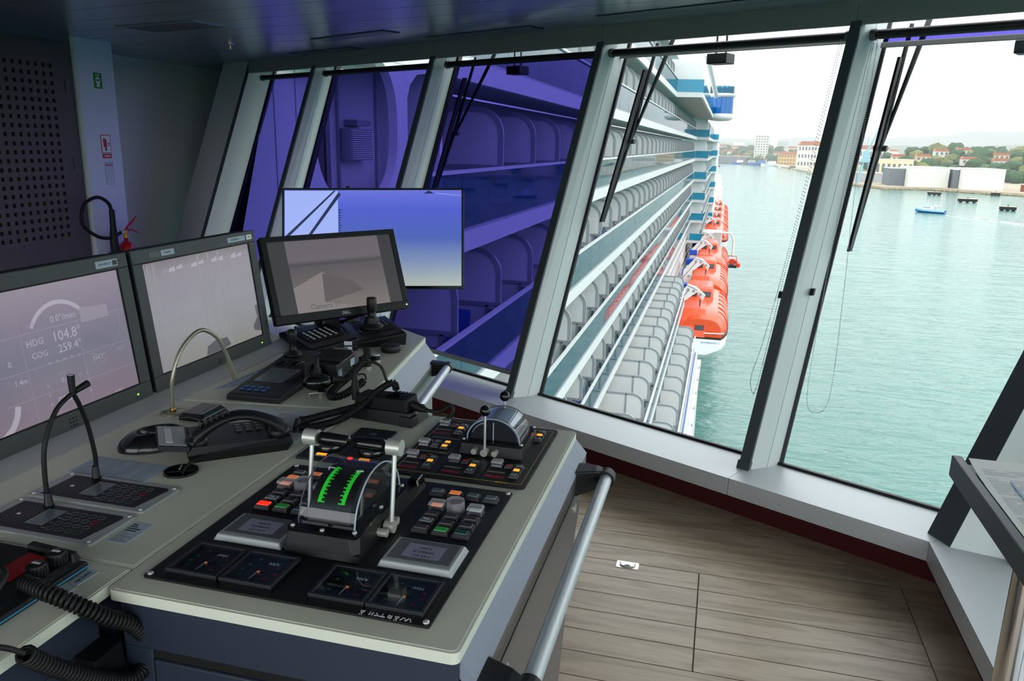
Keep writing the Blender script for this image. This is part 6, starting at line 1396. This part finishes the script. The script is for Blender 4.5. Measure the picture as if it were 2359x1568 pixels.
# radio set, fist microphone and its coiled cord
rx = thing('radio_set', 'black radio set with heat sink fins and white stickers', 'radio', (-1.110, 2.10, ZD), (0, 0, math.radians(6)))
MB().box(-.045, .045, -.075, .085, 0, .052).build('body', 'black_plastic', rx, .003)
for i in range(9): MB().box(-.040, .040, -.03+.012*i, -.025+.012*i, .052, .062).build('fin', 'black_matte', rx)
MB().box(.0452, .0460, -.065, -.035, .012, .034).build('sticker', 'label_plate', rx); MB().box(.0452, .0460, .04, .075, .018, .040).build('sticker', 'label_plate', rx); MB().box(-.02, .02, .07, .084, .05, .066).build('plug', 'mid_grey', rx)
MB().box(.01, .035, .085, .087, .045, .085).build('tag', 'paper', rx)
fm = thing('fist_microphone', 'black rounded fist microphone resting on a metal clip', 'microphone', (-1.065, 1.93, ZD), (0, 0, math.radians(38)))
MB().ball((0, 0, .030), .040, 18, 0, (1.05, .70, .60)).build('body', 'black_gloss', fm); MB().tube([(.04, 0, .034), (.075, 0, .030), (.09, 0, .030)], [.014, .008, .006], 10).build('strain_relief', 'rubber', fm)
for k in range(5): MB().tube([(-.03+.008*k, -.022, .054-.0012*abs(k-2)), (-.03+.008*k, .02, .057-.0012*abs(k-2))], .0016, 6).build('grille_rib', 'black_plastic', fm)
MB().box(-.004, .016, -.038, -.020, 0, .012).build('clip', 'chrome', fm); MB().tube([(-.03, -.035, .001), (-.03, -.035, .010), (.01, -.035, .010)], .0015, 6).build('clip_wire', 'steel', fm)
hs_ = thing('radio_handset_plug', 'upright black cable plug standing in front of the radio set', 'plug', (-1.105, 2.000, ZD)); MB().lathe([(0, 0), (.014, 0), (.015, .042), (.011, .050), (.008, .056), (.006, .082), (0, .084)], n=16).build('body', 'rubber', hs_); MB().cyl((-.03, .0, 0), (-.03, 0, .06), .018, n=14).build('knob', 'black_plastic', hs_)
cc1 = thing('coiled_cord', 'black coiled cord hanging in a bend beside the radio set', 'cord', (-1.0, 2.0, ZD))
pa = bez([(-.02, .16, .075), (-.005, .12, .06), (-.012, .04, .03), (-.02, -.05, .012), (.0, -.12, .012), (.04, -.13, .02), (.055, -.08, .03), (.06, -.04, .035)], 12)
coil(pa, .0085, .0030, 62, 5, 9).build('coil', 'rubber', cc1)
MB().tube(bez([(-.10, .03, .10), (-.06, .12, .09), (-.02, .16, .075)], 8), .0025, 6).build('lead', 'rubber', cc1); MB().tube(bez([(.0, -.03, .035), (.04, .0, .045), (.065, -.03, .040)], 8), .0025, 6).build('lead', 'rubber', cc1)
# handheld radio in charger with cord
hh_ = thing('handheld_radio', 'black handheld radio lying in its charger on the console corner', 'radio', (-.795, 1.80, ZD), (0, 0, math.radians(-8)))
MB().loft([[(-.085, -.045, 0), (.095, -.045, 0), (.095, .05, 0), (-.085, .05, 0)], [(-.080, -.040, .028), (.085, -.040, .034), (.085, .045, .034), (-.080, .045, .028)]]).build('charger', 'black_plastic', hh_, .004)
MB().loft([[(-.085, -.030, .028), (.075, -.032, .032), (.075, .032, .032), (-.085, .032, .028)], [(-.080, -.028, .056), (.070, -.030, .064), (.070, .030, .064), (-.080, .030, .056)]]).build('radio_body', 'black_matte', hh_, .005)
for k in range(6): MB().box(.010+.010*k, .015+.010*k, -.028, .028, .060, .0665).build('speaker_rib', 'black_gloss', hh_)
MB().tube([(.075, 0, .045), (.10, -.005, .040), (.118, -.006, .038)], [.013, .010, .006], 10).build('connector', 'rubber', hh_)
MB().tube(bez([(.118, -.006, .038), (.15, .0, .038), (.168, .02, .050), (.178, .02, .040), (.172, .01, .022), (.160, .0, .012)], 8), .005, 8).build('curl', 'rubber', hh_)
MB().tube([(-.095, .0, .035), (-.10, .0, .070), (-.098, 0, .105)], [.012, .010, .006], 10).build('antenna_stub', 'rubber', hh_)
MB().tube(bez([(-.098, 0, .105), (-.075, .015, .135), (-.04, .03, .125), (-.02, .03, .085)], 8), .004, 8).build('lead', 'rubber', hh_)
MB().box(.060, .098, -.050, -.012, 0, .026).build('foot', 'dark_grey', hh_, .003)
cc2 = thing('coiled_cord', 'black coiled cord looped across the console by the handheld radio', 'cord', (-.85, 1.72, ZD))
pa = bez([(.075, .09, .075), (.06, .10, .088), (.03, .075, .070), (.0, .03, .036), (-.035, -.02, .016), (-.07, -.06, .011), (-.105, -.085, .012), (-.112, -.075, .020), (-.09, -.035, .022), (-.05, .015, .026), (-.01, .055, .032), (.01, .07, .034)], 12)
coil(pa, .0075, .0026, 96, 5, 9).build('coil', 'rubber', cc2)
MB().cyl((-.112, -.092, .002), (-.112, -.078, .03), .010, .008, 12).build('end_ferrule', 'black_plastic', cc2)
# ------------------------------------------------------------------ pilot radio, its coiled cord, handset holder below
pr = thing('pilot_radio', 'dark radio with red display and two ribbed knobs, near left corner', 'radio', (-1.0, .86, ZD))
MB().box(-.085, .036, -.30, .103, 0, .013).build('base', 'dark_grey', pr, .002); MB().box(.0362, .0370, -.30, .103, .004, .0065).build('cyan_line', 'cyan_line', pr)
MB().loft([[(-.070, -.30, .013), (.030, -.30, .013), (.030, .094, .013), (-.070, .094, .013)], [(-.062, -.30, .032), (.020, -.30, .022), (.020, .086, .022), (-.062, .086, .032)]]).build('body', 'black_plastic', pr, .002)
MB().hexa([(a, b, .0325-(a+.062)*.122+d) for d in (0, .001) for a, b in ((-.048, -.05), (-.012, -.05), (-.012, .072), (-.048, .072))]).build('display', 'red_display', pr)
for y in (.030, .069):
    MB().lathe([(0, 0), (.0145, 0), (.014, .018), (.0115, .021), (0, .021)], (.010, y, .024), 22).build('knob', 'black_plastic', pr)
    for k in range(18): a = 2*math.pi*k/18; MB().box(.010+.0142*math.cos(a)-.0011, .010+.0142*math.cos(a)+.0011, y+.0142*math.sin(a)-.0011, y+.0142*math.sin(a)+.0011, .026, .041).build('knob_rib', 'dark_grey', pr)
    for k in range(6): MB().box(.003+.0025*k, .0042+.0025*k, y-.002, y+.003, .045, .0454).build('mark', 'white_ink', pr)
MB().loft([[(-.066, .080, .018), (.026, .083, .018), (.026, .102, .018), (-.066, .100, .018)], [(-.062, .083, .038), (.022, .086, .031), (.022, .098, .031), (-.062, .096, .038)]]).build('hood', 'black_plastic', pr, .003)
hm = thing('pilot_handset', 'black ribbed handset at the left picture edge by the red display', 'handset', (-1.03, .80, ZD+.028))
MB().loft([[(-.07, -.06, .0), (.02, -.07, .0), (.03, .02, .0), (-.06, .03, .0)], [(-.075, -.06, .028), (.02, -.07, .028), (.032, .02, .026), (-.06, .034, .026)], [(-.06, -.05, .042), (.012, -.058, .042), (.022, .012, .040), (-.05, .02, .040)]]).build('body', 'black_plastic', hm, .006)
for k in range(6): MB().box(-.045, .01, -.045+.010*k, -.040+.010*k, .0405, .044).build('speaker_slot', 'black_gloss', hm)
MB().tube(bez([(.01, .02, .03), (.03, .035, .035), (.045, .03, .028), (.045, .01, .012)], 8), .006, 8).build('strain_relief', 'rubber', hm)
bk = thing('armrest_pad', 'black rounded pad at the left picture edge on the desk', 'pad', (-1.125, .94, ZD)); MB().prism(rrect(-.09, .045, -.12, .032, .025), 0, .012).build('body', 'black_matte', bk, .003)
cc3 = thing('coiled_cord', 'thick black coiled cord sweeping from the pilot radio past the desk corner', 'cord', (-.88, .86, .9))
pa = bez([(-.105, .0, .105), (-.045, -.012, .103), (-.005, .0, .082), (.018, .026, .050), (.028, .062, .018), (.030, .092, -.035), (.030, .085, -.066), (.030, .048, -.070), (.026, .002, -.040), (.026, -.055, .012), (.022, -.105, .066), (.022, -.125, .092)], 14)
coil(pa, .0105, .0034, 78, 6, 10).build('coil', 'rubber', cc3)
MB().tube(bez([(.022, -.125, .092), (.008, -.145, .112), (-.01, -.18, .13)], 8), .004, 8).build('lead', 'rubber', cc3)
hk = thing('handset_holder', 'black handset cradle with a white cylinder fixed below the desk edge', 'holder', (-.893, .893, .858))
MB().loft([[(-.018, -.032, .030), (.022, -.032, .030), (.022, .026, .030), (-.018, .026, .030)], [(-.018, -.026, -.022), (.026, -.026, -.022), (.026, .028, -.022), (-.018, .028, -.022)]]).build('cradle', 'black_plastic', hk, .005)
MB().cyl((.006, -.066, -.040), (.006, .002, -.034), .0185, n=22).build('white_cylinder', 'white_plastic', hk, .002); MB().cyl((.006, .001, -.034), (.006, .028, -.031), .023, n=22).build('collar', 'black_plastic', hk, .002)
MB().tube([(-.012, -.10, -.045), (-.012, .02, -.03)], .007, 10).build('arm', 'black_plastic', hk)
# ------------------------------------------------------------------ chart stand on the right
cs2 = thing('chart_stand', 'dark metal chart stand with sloped frame on a chrome post at right', 'stand', (.78, 1.55, 0))
A_ = [(.575, 1.955, .95), (.535, 1.40, .985), (1.35, 1.40, .985), (1.35, 1.955, .95)]
def bar(p, q, w_, h_, m='mullion_front', nm='frame_bar'):
    p, q = Vector(p), Vector(q); d = (q-p).normalized(); s = d.cross(Vector((0, 0, 1))).normalized(); u = Vector((0, 0, 1))
    Wp(MB().hexa([a+s*x+u*z for z in (-h_/2, h_/2) for a, x in ((p, -w_/2), (q, -w_/2), (q, w_/2), (p, w_/2))]), nm, m, cs2, .003)
bar((.583, 1.972, .948), (.583, .80, .948), .022, .052, nm='side_rail')
bar((.583, .80, .948), (1.25, .80, .948), .022, .052, nm='side_rail')
bar((1.25, 1.972, .948), (1.25, .80, .948), .022, .052, nm='side_rail')
Wp(MB().box(.594, 1.24, .81, 1.968, .945, .955), 'table_panel', 'mid_grey', cs2)
Wp(MB().cyl((.70, 1.775, .0), (.70, 1.775, .945), .029, n=28), 'post', 'chrome', cs2)
Wp(MB().cyl((.70, 1.20, .0), (.70, 1.20, .945), .029, n=28), 'post', 'chrome', cs2)
for y in (1.775, 1.20): Wp(MB().lathe([(0, 0), (.075, 0), (.075, .008), (.03, .014), (0, .014)], (.70, y, 0), 28), 'foot_plate', 'chrome', cs2)
pg = thing('chart_papers', 'stack of printed white sheets lying on the chart stand', 'papers', (.9, 1.6, .956))
def curl(u): return .004+.012*max(0, (u-1.80)/.15)**2
for j, (dx, dy) in enumerate(((0, 0), (.01, -.012), (.004, -.02))):
    ys = [1.05, 1.3, 1.5, 1.62, 1.72, 1.80, 1.86, 1.91, 1.95]
    if j == 0:
        mb = MB(); vs = []
        for y in ys:
            for x in (.602, 1.02): vs.append((x-.9, y-1.6, .006+curl(y)))
        mb.add(vs, [(2*i, 2*i+1, 2*i+3, 2*i+2) for i in range(len(ys)-1)]); mb.v = mb.v
        o = mb.build('sheet', 'sign_white', pg); s_ = o.modifiers.new('thickness', 'SOLIDIFY'); s_.thickness = .0006
    else: MB().prism([(.606+dx-.9, 1.04-1.6), (1.03+dx-.9, 1.04-1.6), (1.03+dx-.9, 1.93+dy-1.6), (.606+dx-.9, 1.93+dy-1.6)], .0005*j, .0005*j+.0015).build('sheet', 'paper', pg)
def sheetz(y): return .0062+curl(y)+.0006
rn = random.Random(21)
for i in range(58):
    y = 1.90-i*.011
    if i % 9 in (3,): continue
    x = .618
    while x < .99:
        L_ = rn.uniform(.02, .07); 
        m_ = 'print_grey' if rn.random() < .9 else 'grey_ink'
        MB().box(x-.9, x+L_-.9, y-1.6, y+.0022-1.6, sheetz(y+.0022), sheetz(y+.0035)+.0002).build('printed_line', m_, pg); x += L_+rn.uniform(.006, .03)
mat('print_blue', '9cc0ee', .6)
for x0, x1, y0_, y1 in ((.77, .80, 1.84, 1.93), (.70, .76, 1.52, 1.60), (.84, .95, 1.56, 1.66), (.66, .665, 1.75, 1.85)): MB().box(x0-.9, x1-.9, y0_-1.6, y1-1.6, sheetz(y1)-.0004, sheetz(y1)+.0001).build('blue_block', 'print_blue', pg)
